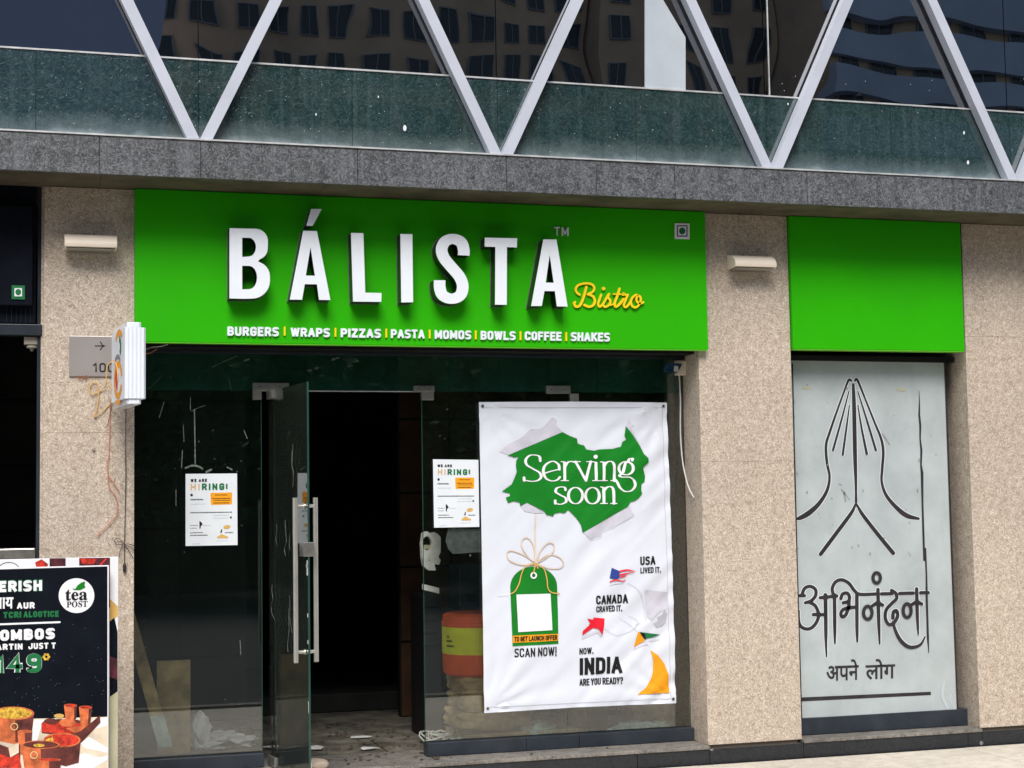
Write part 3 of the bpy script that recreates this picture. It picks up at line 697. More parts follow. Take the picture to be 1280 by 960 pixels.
for q in hands: ribbon(mb, [(a_, b_, c_+1.7) for a_, b_, c_ in zH(q)], YP-.0006)
build('stroke_halo', mb, 'halo', fp)  # pale halo of camera sharpening added round the strokes, no real film edge
mb = MB()
for q in hands: ribbon(mb, zH(q), YL-k*.0002); k += 1
build('folded_hands_drawing', mb, 'cutline', fp)
zD = zm(990, 700, 5.647); k = 0
ab = [[(72, 240), (90, 200), (128, 186), (165, 208), (166, 252), (135, 288), (95, 302)], [(118, 296), (165, 325), (188, 390), (165, 452), (122, 486), (75, 478), (48, 440), (44, 360)],
 [(38, 252), (88, 252)], [(150, 385), (228, 386)], [(236, 246, 28), (239, 480, 26), (240, 590, 18), (244, 680, 12)], [(200, 266), (316, 254)],
 [(300, 262), (284, 205), (308, 155), (352, 140), (402, 165), (440, 215), (480, 242), (590, 240)], [(300, 246, 26), (302, 470, 24), (303, 588, 13)],
 [(345, 272), (358, 240), (390, 234), (406, 262), (396, 292), (362, 302)], [(404, 285), (398, 340), (376, 392), (352, 400), (346, 372), (372, 344), (448, 332)], [(458, 245, 26), (459, 470, 24), (461, 575, 15)],
 [(632, 239), (706, 237)], [(760, 236), (856, 233)], [(908, 231), (962, 230)],
 [(566, 325), (602, 304), (640, 318)], [(607, 208, 25), (612, 420, 25), (619, 590, 13)],
 [(703, 214), (733, 236), (738, 272), (700, 310), (664, 355), (660, 415), (686, 456), (722, 440), (746, 395), (738, 358), (716, 368), (712, 410)],
 [(712, 440, 20), (735, 510, 24), (770, 572, 28), (820, 612, 28), (870, 614, 24), (912, 592, 18), (940, 540, 10)],
 [(840, 318), (880, 297), (916, 310)], [(880, 203, 24), (885, 400, 24), (892, 525, 11)]]
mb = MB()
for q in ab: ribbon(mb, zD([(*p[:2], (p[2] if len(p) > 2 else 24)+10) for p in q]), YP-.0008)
build('stroke_halo', mb, 'halo', fp)  # same added sharpening halo, drawn wider behind the lettering
mb = MB()
for q in ab: ribbon(mb, zD([(*p[:2], p[2] if len(p) > 2 else 24) for p in q]), YL-k*.0002); k += 1
for cx, cy, rx, ry in ((535, 372, 30, 46), (813, 357, 28, 48), (598, 126, 26, 36)):
    e1 = zD(ell(cx, cy, rx+12, ry+12, 22)); e2 = zD(ell(cx, cy, rx-12, ry-12, 22)); mb.pxpoly([e1, e2], YL-k*.0002); k += 1
build('hindi_lettering', mb, 'cutline', fp)
mb = MB(); fonttext(mb, 'अपने', (1033, 850.8), (1073.5, 849.2), 25.5, YL-.0004, .018); fonttext(mb, 'लोग', (1082, 848.9), (1119, 847.4), 24.5, YL-.0004, .018)
build('hindi_small_lettering', mb, 'cutline', fp)
zE = zm(960, 680, 3.428)
mb = MB(); ribbon(mb, zE([(142, 666, 17), (698, 640, 14)]), YL-.0002, smooth=False, cap=False); build('bottom_line', mb, 'cutline', fp)
mb = MB()
jag = [(697, 178, 2), (699, 230, 5), (698, 290, 9), (703, 340, 10), (702, 400, 7), (708, 455, 10), (706, 520, 8), (711, 560, 13), (713, 700, 9), (717, 830, 10), (721, 960, 9)]
ribbon(mb, zH(jag), YL-.0002, smooth=False); ribbon(mb, zE([(674, 20, 8), (679, 130, 7), (680, 230, 10), (683, 320, 9), (685, 400, 10), (689, 466, 3)]), YL-.0004, smooth=False)
build('crack_line', mb, 'cutline', fp)
mb = MB()
for q in ([(528, 378), (560, 425)], [(330, 610), (338, 612)], [(340, 635), (375, 680)], [(350, 645), (358, 690)]): ribbon(mb, zH([(*p, 7) for p in q]), YL-.0002, smooth=False)
for i in range(26):
    a = random.uniform(125, 780); b = random.uniform(60, 950); s = random.uniform(1.5, 5); mb.pxpoly([zH(ell(a, b, s, s*1.6, 6))], YL-.0003)
for a, b in ((120, 300), (135, 560), (697, 500), (690, 640), (122, 230)): mb.pxpoly([zH(ell(a, b, 4, 11, 6))], YL-.0003)
build('scuff_mark', mb, 'greypaper', fp, kind='stuff')
mb = MB(); mb.pxpoly([zH([(160, 160), (195, 158), (197, 168), (160, 171)])], YL-.001, .001); mb.pxpoly([zH([(595, 166), (636, 168), (634, 182), (596, 178)])], YL-.001, .001); build('tape_scrap', mb, 'cream_wood', fp)
mb = MB(); ribbon(mb, zE([(755, 590, 8), (748, 650, 14), (770, 705, 10)]), YL-.0006); ribbon(mb, zE([(800, 620, 5), (780, 660, 5), (800, 712, 5)]), YL-.0008); build('peeling_film', mb, 'lightpanel', fp)
# ================================================================== WALL LAMPS
def lamp(cx, z0, Yw=0.0, wd=.275, hh=.088, dp=.125):
    t = thing('wall_lamp', (cx, Yw, z0), '', 'wall lamp', 'half round wall lamps on the stone pillars')
    prof = [(0, hh)] + [(-dp*sin(a), hh*(1-.80*(1-cos(a))**1.0)) for a in [i*pi/2/8 for i in range(1, 9)]] + [(-dp+.004, .004), (0, 0)]
    mb = MB(); n = len(prof)
    for s, k in ((-1, 0), (1, 1)):
        for y, z in prof: mb.v.append(Vector((cx+s*wd/2, Yw-.002+y, z0+z)))
    mb.f += [tuple(range(n)), tuple(n+i for i in reversed(range(n)))]
    for i in range(n): j = (i+1) % n; mb.f.append((i, n+i, n+j, j))
    o = build('lamp_shade', mb, 'ivory', t, bevel=.002, smooth=True)
    mb = MB(); mb.box(cx-wd/2+.012, cx+wd/2-.012, Yw-dp+.012, Yw-.012, z0-.006, z0-.0005); build('diffuser', mb, 'ivory_dark', t)
    mb = MB(); mb.box(cx-wd/2+.03, cx+wd/2-.03, Yw-.03, Yw-.001, z0-.016, z0-.0065); build('back_plate', mb, 'ivory_dark', t)
    for q in (-.03, .02):
        mb = MB(); mb.lathe((cx+q, Yw-.006, z0+hh+.006), [(.004, 0), (.004, .004)], 8); build('screw', mb, 'print_black', t)
    return t
q = P(113, 313, -.03); l1 = lamp(q[0], q[1])
l1['label'] = 'half round cream wall lamp on the left pillar above the steel nameplate'
l2 = copy_tree(l1); q = P(937, 337, -.03); l2.location = (q[0], 0, q[1]); l2['label'] = 'half round cream wall lamp on the pillar between the two green signs'

# ================================================================== NAMEPLATE
t = thing('nameplate', PV(112, 470, -.01), 'brushed steel nameplate with an arrow and number on the left pillar', 'nameplate')
a = P(86.5, 419.5, -.012); b = P(168, 471, -.012); b = (.50, b[1])
mb = MB(); mb.box(a[0], b[0], -.012, -.002, b[1], a[1]); build('plate', mb, 'plate', t, bevel=.003)
mb = MB(); ribbon(mb, [(118.5, 432.3), (131, 432.3)], -.0135, 1.1, smooth=False, cap=False); ribbon(mb, [(125.5, 427.2), (128, 431.4), (131, 432.3), (128, 433.4), (125.5, 437)], -.0137, 1.1, smooth=False)
text(mb, '1OO', (116, 465), (143, 465.2), 11.3, 1.5, -.0136, gap=.2); build('lettering', mb, 'print_black', t)
mb = MB()
for i in range(9): mb.pxpoly([ell(104+random.gauss(0, 2.4), 471.5+random.gauss(0, 1.6), 1.3, 1.1, 6)], -.013-.0002*i)
build('rust_mark', mb, 'copper', t, kind='stuff')

# ================================================================== ROUND-CORNERED LIGHT BOX SIGN
t = thing('light_box_sign', PV(156, 505, -.3), 'white ribbed projecting light box sign with orange and red ring logo', 'sign')
fy, ry = -.50, -.12
f0 = Vector((*PV(156.5, 450, fy).xy, 0)); r0 = Vector((P(139.5, 450, ry)[0], ry, 0))
e1 = (f0-r0).normalized(); nrm = Vector((e1.y, -e1.x, 0)); nrm = nrm if nrm.x > 0 else -nrm     # nrm points right
Lb = (f0-r0).length; Wb = .108
zt, zb_ = P(168, 406, fy)[1], P(168, 501, fy)[1]
def lb(u, s, z): p = r0+e1*u+nrm*s; return Vector((p.x, p.y, z))
def sect(u0, u1, s0, s1, ribs=0):
    out = [(u0, s0), (u1-.012, s0), (u1, s0+.012)]
    for i in range(ribs):
        s = s0+.012+(s1-s0-.024)*(i+.5)/ribs; h = (s1-s0-.024)/ribs*.3; out += [(u1, s-h), (u1-.0022, s-h*.6), (u1-.0022, s+h*.6), (u1, s+h)]
    return out + [(u1, s1-.012), (u1-.012, s1), (u0, s1)]
def extr(mb, sc_, z0, z1):
    n = len(sc_); k = len(mb.v)
    mb.v += [lb(u, s, z0) for u, s in sc_] + [lb(u, s, z1) for u, s in sc_]
    mb.f += [tuple(k+i for i in reversed(range(n))), tuple(k+n+i for i in range(n))]
    for i in range(n): j = (i+1) % n; mb.f.append((k+i, k+j, k+n+j, k+n+i))
mb = MB(); extr(mb, sect(0, Lb, 0, Wb, 4), zb_+.012, zt-.012); body = build('box_body', mb, 'white', t, bevel=.003)
for z0, z1 in ((zt-.011, zt+.016), (zb_-.016, zb_+.011)):
    mb = MB(); extr(mb, sect(.02, Lb-.008, .012, Wb-.022), z0, z1); build('end_cap', mb, 'white', t, bevel=.004)
mb = MB(); extr(mb, sect(.03, Lb-.03, .028, .05), zb_-.024, zb_-.0165); build('cap_seal', mb, 'cloth', t)
def ringface(cu, cz, ru, rz, tk, a0, a1, m, nm):
    mb = MB(); n = 22; k = 0
    for i in range(n+1):
        a = a0+(a1-a0)*i/n
        for d in (-tk, tk): mb.v.append(lb(cu+cos(a)*(ru+d), -.0015, cz+sin(a)*(rz+d)))
    for i in range(n): mb.f.append((2*i, 2*i+1, 2*i+3, 2*i+2))
    build(nm, mb, m, t)
zm_ = (zt+zb_)/2
ringface(Lb*.5, zm_-.075, .10, .085, .017, .2, 5.9, 'print_orange', 'ring_logo')
ringface(Lb*.5, zm_-.060, .055, .055, .02, 1.9, 4.4, 'print_red', 'ring_logo_inner')
ringface(Lb*.55, zm_+.125, .085, .05, .016, .4, 2.9, 'print_orange', 'arc_logo')
ringface(Lb*.55, zm_+.095, .05, .045, .016, -.9, 1.4, 'print_dkgreen', 'leaf_logo')
ringface(Lb*.45, zm_+.02, .07, .03, .012, 0, 3, 'print_grey', 'name_logo')
ringface(Lb*.5, zm_-.175, .06, .02, .012, 3.3, 6.0, 'print_orange', 'tail_logo')
for z in (zt-.1, zb_+.1):
    mb = MB(); a = lb(.02, Wb/2, z); mb.tube([a, (a.x+.0, -.001, z)], .012, 8); build('bracket', mb, 'steel', t)

# ================================================================== CABLES
def cable(pts, r, m, label, name='cable', Y=-.012, cat='cable'):
    t = MB(); w3 = [PV(x, y, (p[0] if p else Y)) for x, y, *p in crom([(*q, Y) if len(q) == 2 else q for q in pts], 5)]
    t.tube(w3, r, 6); return build(name, t, m, loc=w3[0], label=label, cat=cat, smooth=True)
c = cable([(157.5, 504, -.20), (157.2, 560, -.02), (157.3, 600, -.01), (156.5, 640, -.01), (155.5, 690, -.01), (155.6, 712, -.01)], .0022, 'cable_k', 'thin dark cable hanging straight down beside the left pillar edge')
mb = MB(); a = PV(155.7, 703, -.012); mb.lathe(a-Vector((0, 0, .055)), [(.003, 0), (.009, .008), (.009, .04), (.004, .052)], 10); build('cable_plug', mb, 'cable_k', c)
mb = MB()
for q in ([(155, 680), (160, 680), (168, 682)], [(155, 680), (163, 684), (168, 689)], [(155, 680), (162, 690), (167, 698)], [(155, 680), (148, 673), (143, 676), (147, 681), (155, 680)], [(154, 679), (150, 690), (149, 697)]):
    mb.tube([PV(x, y, -.014) for x, y in crom(q, 5)], .0018, 5)
build('cable_knot', mb, 'cable_k', c)
cable([(138, 500), (137, 535), (136, 570), (134.5, 577), (135, 597), (137, 610), (145, 622), (147, 640), (141, 650), (133, 658), (127, 664), (121, 670)], .0026, 'cable_r', 'faded red and white wire trailing down the left pillar')
cable([(135, 595), (141, 602), (147, 611), (150, 617)], .0025, 'cable_r', 'short loose red wire end on the left pillar stone')
cable([(141, 503, -.1), (137, 520), (134, 532), (131, 535)], .0014, 'cable_k', 'thin black wire end below the light box sign')
cable([(140, 452, -.16), (134, 458, -.15), (133, 474, -.14), (138, 484, -.14), (144, 488, -.16), (147, 478, -.3), (146, 458, -.3), (141, 450, -.2)], .003, 'cable_y', 'orange wire loop round the lower light box sign')
cable([(134, 478, -.05), (129, 486), (120, 491), (114, 493), (112, 483), (117, 477), (122, 480), (123.5, 492), (121, 512), (117.5, 521), (128, 514), (137, 506), (141, 502, -.1)], .0028, 'cable_y', 'curled yellow wire below the steel nameplate')
cable([(180, 438, .1), (190, 434, .05), (200, 433, .05), (210, 430.5, .05)], .003, 'cable_w', 'frayed pale wire under the lower left sign corner')
cable([(178, 443, .1), (188, 441, .06), (196, 436, .05)], .003, 'cable_r', 'short red wire under the lower left sign corner')
cable([(849, 468, .21), (850.5, 500, .215), (850.5, 540, .215), (853, 575, .21), (858, 600, .17), (862, 612, .14), (867.5, 622, .10)], .0045, 'cable_w', 'white cable dangling from the small box beside the banner')
t = thing('junction_box', PV(852, 468, .2), 'small pale junction box under the right end of the green sign', 'junction box')
a = P(846, 450.5, .2); b = P(862, 469, .2); mb = MB(); mb.box(a[0], b[0], .2, .245, b[1], a[1]); build('box_body', mb, 'ivory', t, bevel=.004)
mb = MB(); a = P(838, 452, .19)
mb.hexa([PV(829, 464, .185), PV(847, 466, .185), PV(853, 455, .185), PV(834, 453.5, .185)], [PV(831, 465, .2), PV(846, 466, .2), PV(851, 457, .2), PV(836, 456, .2)]); build('foil_scrap', mb, 'bluefoil', t)
mb = MB(); mb.hexa([PV(842, 464, .181), PV(848, 465, .181), PV(848, 458, .181), PV(843, 457, .181)], [PV(842, 464, .184), PV(848, 465, .184), PV(848, 458, .184), PV(843, 457, .184)]); build('paper_scrap', mb, 'cloth', t)
# lamp sockets on the left pillar
mb = MB(); c0 = PV(117, 562, -.001); mb.tube([c0, c0+Vector((0, -.012, 0))], [.009, .007], 8); build('wall_plug', mb, 'ivory_dark', loc=c0, label='small round wall plug left in the left pillar stone', cat='wall plug')

# ================================================================== GLASS DOOR (part of the building)
hx, hy = P(337, 700, YG)[0], YG-.004
ex, ey = P(386, 700, -.47)[0], -.47
H0 = Vector((hx, hy, 0)); E0 = Vector((ex, ey, 0)); de = (E0-H0).normalized(); dn = Vector((-de.y, de.x, 0)); dn = dn if dn.x > 0 else -dn; LD = (E0-H0).length
def dbox(mb, u0, u1, s0, s1, z0, z1):
    g = lambda u, s, z: H0+de*u+dn*s+Vector((0, 0, z))
    mb.hexa([g(u0, s0, z0), g(u1, s0, z0), g(u1, s0, z1), g(u0, s0, z1)], [g(u0, s1, z0), g(u1, s1, z0), g(u1, s1, z1), g(u0, s1, z1)]); return mb
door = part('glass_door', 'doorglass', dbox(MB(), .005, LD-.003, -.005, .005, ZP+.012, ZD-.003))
build('door_edge', dbox(MB(), LD-.0029, LD, -.0052, .0052, ZP+.012, ZD-.003), 'glassedge', door)
build('patch_fitting', dbox(MB(), -.004, .13, -.016, .016, ZD-.052, ZD-.001), 'steel', door, bevel=.001, seg=1)
build('patch_fitting', dbox(MB(), -.004, .13, -.016, .016, ZP+.008, ZP+.062), 'steel', door, bevel=.001, seg=1)
uh = LD-.055; g = lambda u, s, z: H0+de*u+dn*s+Vector((0, 0, z))
zh1 = P(383, 622, -.42)[1]; zh0 = P(383, 828, -.42)[1]
for s in (-.056, .056):
    m1 = MB(); m1.tube([g(uh, s, zh0), g(uh, s, zh1)], .0135, 12); hd = build('pull_handle', m1, 'steelbar', door, smooth=True)
    for z in (zh0+.055, zh1-.045):
        m2 = MB(); m2.tube([g(uh, s*.78, z), g(uh, s*.11, z)], .010, 10); m2.tube([g(uh, s*.2, z), g(uh, s*.11, z)], .016, 10); build('handle_stub', m2, 'steelbar', hd, smooth=True)
zl = P(386, 686, -.45)[1]
lock = build('lock_body', dbox(MB(), LD-.075, LD+.002, -.028, .028, zl-.04, zl+.035), 'steel', door, bevel=.002)
m2 = MB(); m2.tube([g(LD-.04, .029, zl), g(LD-.04, .036, zl)], .012, 12); build('lock_cylinder', m2, 'cable_k', lock)
mb = MB()
for (a, b, z0, z1) in ((-.02, 0, zl-.14, zl-.06), (-.012, .0, zl-.36, zl-.34), (-.012, 0, zl-.50, zl-.48), (-.006, 0, zl-.86, zl-.80), (-.03, 0, zl-.10, zl-.08)):
    dbox(mb, LD+a, LD+.0006, -.0062, -.0054, z0, z1)
build('tape_residue', mb, 'cloth', door, kind='stuff')
mb = MB()
for i in range(8):
    u = random.uniform(.04, .5); z = random.choice([random.uniform(.9, 2.1), random.uniform(1.3, 2.0)]); p = [g(u+random.uniform(-.01, .01)*j, -.0056, z-j*.04) for j in range(random.randint(2, 7))]
    mb.tube(p, .0012, 4)
build('scratch_mark', mb, 'smudge', door, kind='stuff')
t = thing('door_stopper', PV(380, 960, -.55), 'dusty pink flat stone with a metal clip wedged under the open glass door', 'door stopper')
def blob(c, rx, ry, rz, am=.25, fr=6, sub=3, seed=0, flat=None):
    bm = bmesh.new(); bmesh.ops.create_icosphere(bm, subdivisions=sub, radius=1)
    mb = MB()
    for v in bm.verts:
        p = v.co.copy(); n = noise.noise(Vector((p.x, p.y, p.z))*fr*.4+Vector((seed, seed*2, 0))) + .5*noise.noise(Vector((p.x, p.y, p.z))*fr+Vector((seed, 0, seed)))
        p = p*(1+n*am); q = Vector((c[0]+p.x*rx, c[1]+p.y*ry, c[2]+p.z*rz))
        if flat is not None and q.z < flat: q.z = flat
        mb.v.append(q)
    mb.f = [tuple(x.index for x in f.verts) for f in bm.faces]; bm.free(); return mb
sp_ = PG(380, 956, ZP+.02)
c1 = P(365, 956, -.02); c2 = P(396, 950, .05)
build('stone', blob((P(371, 950, 0)[0], .0, ZP+.022), .070, .06, .030, .2, 3, 3, 3, ZP), 'stonebag', t, smooth=True)
build('stone_half', blob((P(397, 950, .03)[0], .03, ZP+.026), .062, .06, .036, .2, 3, 3, 9, ZP), 'stonebag', t, smooth=True)
mb = MB(); a = P(384, 955, -.06); mb.box(a[0]-.024, a[0]+.024, -.07, -.055, ZP+.001, ZP+.05); mb.box(a[0]-.024, a[0]-.016, -.0695, -.0, ZP+.036, ZP+.048); build('clip', mb, 'ivory', t, bevel=.003)

# smudges and scratches on the left pane
mb = MB(); Yg = YG-.0012
for q, wd in (([(238, 497), (238, 513)], .9), ([(239, 514), (243, 512), (250, 509), (256, 507)], .6), ([(243, 512), (243.6, 545), (244, 580)], 1.5), ([(228, 563), (227, 585)], 1), ([(220, 612), (220, 632)], .9),
              ([(205, 503), (199, 522)], .7), ([(305, 538), (309, 548)], .9), ([(232, 585), (240, 582), (248, 583), (253, 586)], 2.4), ([(258, 590), (264, 587)], 2.6), ([(284, 584), (290, 587)], 1.5), ([(265, 459), (280, 452), (296, 445)], .9),
              ([(205, 468), (186, 486)], .5), ([(229, 530), (230, 552)], .7), ([(285, 470), (290, 490)], .4), ([(300, 800), (301, 818)], .9)):
    ribbon(mb, [(*p, wd) for p in q], Yg)
for i in range(40):
    x, y = random.uniform(172, 325), random.choice([random.gauss(585, 6), random.uniform(470, 930)]); s = random.uniform(.3, 1.0); mb.pxpoly([ell(x, y, s, s, 5)], Yg-.0002)
for i in range(25):
    x, y = random.uniform(532, 596), random.uniform(500, 900); s = random.uniform(.3, .8); mb.pxpoly([ell(x, y, s, s*random.uniform(1, 3), 5)], Yg-.0002)
for i in range(12):
    x, y = random.uniform(330, 850), random.uniform(450, 488); s = random.uniform(.3, .8); mb.pxpoly([ell(x, y, s, s*random.uniform(1, 2), 5)], Yg-.0002)
part('smudge', 'smudge', mb, kind='stuff')
mb = MB(); Yu = -.3075                       # droppings and dust flecks on the spandrel glass
for x, y, s in ((506, 160, 2.2), (395, 143, .9), (473, 121, .8), (1205, 166, 1.2), (1210, 203, 1.5), (985, 130, .8)): mb.pxpoly([ell(x, y, s, s*1.8, 8)], Yu)
for i in range(110): mb.pxpoly([ell(random.uniform(0, 1280), random.uniform(95, 190), .4, .45, 5)], Yu-.0004)
part('bird_dropping', 'print_white', mb, kind='stuff')

# ================================================================== HIRING NOTICES
def hiring(c, label, Y):
    TL, TR, BR, BL = c
    def m(u, v): return tuple((TL[i]*(1-u)+TR[i]*u)*(1-v)+(BL[i]*(1-u)+BR[i]*u)*v for i in (0, 1))
    z = lambda pts: [m((p[0]-98)/515, (p[1]-97)/723) for p in pts]
    wv = z
    t = thing('hiring_notice', PV(*BL, Y), label, 'notice', 'white hiring notices taped inside the glass front')
    mb = MB(); mb.pxpoly([[TL, TR, BR, BL]], Y, .001); build('sheet', mb, 'paper', t)
    k = (TR[0]-TL[0])/515
    def tx(s, a, b, y, h, th, mm, nm):
        mb = MB(); p = z([(a, y), (b, y)]); text(mb, s, p[0], p[1], h*k, th*k, Y-.001, gap=.3); build(nm, mb, mm, t)
    tx('WE ARE', 148, 312, 179, 30, 8, 'print_black', 'small_heading'); tx('HI', 148, 240, 262, 66, 12, 'print_tan', 'heading')
    tx('RING', 260, 485, 262, 66, 15, 'print_dkgreen', 'heading'); tx('!', 500, 518, 250, 50, 15, 'print_dkgreen', 'heading')
    mb = MB(); mb.pxpoly([z(rr([(346, 290), (562, 288), (560, 408), (350, 412)], 14))], Y-.0008); build('orange_box', mb, 'print_orange', t)
    mb = MB()
    def dash(a, b, y, h):
        x = a
        while x < b:
            w_ = random.uniform(5, 13); mb.pxpoly([z([(x, y), (min(b, x+w_), y), (min(b, x+w_), y+h), (x, y+h)])], Y-.0012); x += w_+3.5
    for a, b, y, h in ((392, 515, 308, 9), (364, 540, 344, 10), (380, 545, 364, 8), (375, 530, 388, 10), (146, 275, 350, 12), (146, 560, 482, 10), (145, 220, 612, 5), (145, 210, 640, 5), (145, 270, 684, 8), (145, 320, 710, 9), (490, 570, 688, 9)): dash(a, b, y, h)
    mb.pxpoly([z(ell(158, 310, 13, 14, 10))], Y-.0012); mb.pxpoly([z(ell(548, 540, 10, 10, 8))], Y-.0013)
    mb.pxpoly([z([(235, 572), (250, 580), (265, 600), (262, 615), (250, 618), (246, 648), (236, 650)])], Y-.0012)
    mb.pxpoly([z([(455, 655), (462, 660), (458, 690), (440, 695)])], Y-.0012); build('small_print', mb, 'print_black', t, kind='stuff')
    mb = MB()
    for a, b, y in ((148, 300, 398), (375, 530, 514), (368, 525, 542), (270, 350, 614), (160, 240, 798), (400, 520, 772)):
        x = a
        while x < b: w_ = random.uniform(5, 12); mb.pxpoly([z([(x, y), (min(b, x+w_), y), (min(b, x+w_), y+5), (x, y+5)])], Y-.0012); x += w_+4
    build('grey_print', mb, 'print_line', t, kind='stuff')
    mb = MB(); mb.pxpoly([z(ell(508, 636, 36, 20, 14, rot=-.2))], Y-.0012); mb.pxpoly([z([(410, 735), (455, 705), (520, 735), (518, 748), (412, 748)])], Y-.0013); build('picture', mb, 'print_gold', t)
    return t
hiring([(232, 592.3), (296.3, 591.8), (297, 681.3), (232, 682.5)], 'white hiring notice on the left glass pane beside the door', .238)
hiring([(541.2, 574.1), (598, 574.8), (599.2, 658.6), (542.6, 659.6)], 'white hiring notice partly touching the big banner edge', .238)

# ================================================================== THE BANNER
YB = .222; GS = .022
def disp(x, z):
    u, v = (x-2.6)/1.1, (z-.45)/1.75
    a = (x*.72+z*.69); b = (x*.69-z*.72)
    k = .25+.9*max(0, min(1, (u-.35)*1.6))+.5*max(0, .35-v)
    d = .013*k*noise.noise(Vector((a*2.0, b*13.0, 3.1))) + .0045*k*noise.noise(Vector((a*4, b*30, 7.7)))
    d += .0045*noise.noise(Vector((x*3, z*2.2, 1.3))) + .0018*noise.noise(Vector((x*9, z*9, 4.3)))
    for cx, cz in BCOR:                     # puckers running in from the eyelets
        dx, dz = x-cx, z-cz; r = hypot(dx, dz); d += .007*math.exp(-r*3.2)*sin(math.atan2(dz, dx)*17)*min(1, r*9)
    return d
BN = [(598.6, 502.6), (715, 502.0), (833.6, 503.2), (834.6, 545), (838, 620), (842, 760), (845.2, 879), (725, 884), (605.4, 891.4), (602.5, 700)]
BCOR = [P(603, 507, YB), P(829, 507, YB), P(841, 874, YB), P(610, 886, YB)]
def drape(mb, layer):
    bm = bmesh.new(); vs = [bm.verts.new(v) for v in mb.v]
    for f in mb.f:
        try: bm.faces.new([vs[i] for i in f])
        except ValueError: pass
    for ax in (0, 2):
        lo = min(v.co[ax] for v in bm.verts); hi = max(v.co[ax] for v in bm.verts)
        k = math.ceil(lo/GS)
        while k*GS < hi:
            p = Vector((0, 0, 0)); p[ax] = k*GS; n = Vector((0, 0, 0)); n[ax] = 1
            bmesh.ops.bisect_plane(bm, geom=bm.verts[:]+bm.edges[:]+bm.faces[:], plane_co=p, plane_no=n); k += 1
    bm.verts.index_update(); out = MB()
    out.v = [Vector((v.co.x, v.co.y-disp(v.co.x, v.co.z)-layer*.0024, v.co.z)) for v in bm.verts]
    out.f = [tuple(x.index for x in f.verts) for f in bm.faces]; bm.free(); return out
ban = thing('serving_soon_banner', PV(720, 885, YB), 'large white vinyl banner with torn green patch and serving soon lettering', 'banner')
mb = MB(); mb.pxpoly([BN], YB); build('banner_sheet', drape(mb, 0), 'banner', ban, smooth=True)
def bprint(fn, m, name, layer=1, **k):
    mb = MB(); fn(mb); return build(name, drape(mb, layer), m, ban, smooth=True, **k)
zS = zm(590, 490, 4.573); zT = zm(630, 500, 5.332); zU = zm(640, 555, 7.53); zV = zm(620, 640, 5.05); zW = zm(720, 680, 4.57)
for q_ in ([zS([(155, 341), (175, 318), (205, 300), (240, 280), (268, 268), (290, 245), (332, 214), (372, 216), (405, 200), (430, 170), (455, 148), (483, 166), (478, 190), (517, 229), (360, 295), (208, 360)])],
    [zS([(632, 803), (900, 652), (912, 680), (928, 708), (820, 768), (790, 778), (752, 800), (738, 830), (705, 828), (680, 845)])],
    [zS([(278, 655), (318, 630), (410, 692), (365, 694), (330, 690), (300, 682)])],
    [zS([(880, 190), (892, 155), (925, 195), (905, 200), (960, 300)])]):
    bprint(lambda m: m.pxpoly(q_, YB), 'torn_grey', 'paper_fold', 1)
bprint(lambda m: (ribbon(m, zS([(155, 341, 3), (205, 298, 3), (268, 266, 4), (332, 212, 4), (372, 213, 3), (405, 197, 4), (455, 146, 3), (483, 164, 3)]), YB), ribbon(m, zS([(680, 845, 3), (738, 830, 3), (752, 800, 3), (820, 770, 3)]), YB)), 'print_white', 'fold_edge', 1.5)
bprint(lambda m: m.pxpoly([zT([(20, 372), (390, 215), (440, 240), (485, 258), (490, 290), (510, 298), (532, 302), (548, 330), (600, 338), (630, 330), (662, 328), (720, 326), (748, 318), (775, 312), (785, 280), (798, 272), (812, 262), (799, 240), (808, 174), (860, 240), (905, 310), (930, 360), (958, 388), (962, 415), (925, 450), (940, 510), (935, 545), (915, 560), (912, 600), (918, 625), (895, 655), (868, 672), (840, 680), (822, 712),
    (522, 885), (510, 830), (480, 785), (450, 755), (425, 732), (400, 755), (370, 750), (335, 756), (325, 776), (300, 768), (282, 766), (262, 740), (150, 684), (108, 706), (102, 682), (62, 674), (25, 686), (10, 650), (38, 640), (38, 622), (-16, 610), (50, 562), (68, 520), (82, 480), (76, 440), (78, 405), (95, 378), (62, 383), (50, 376)])], YB), 'torn_green', 'torn_patch', 2)
TH, TK = 1.0, 3.3
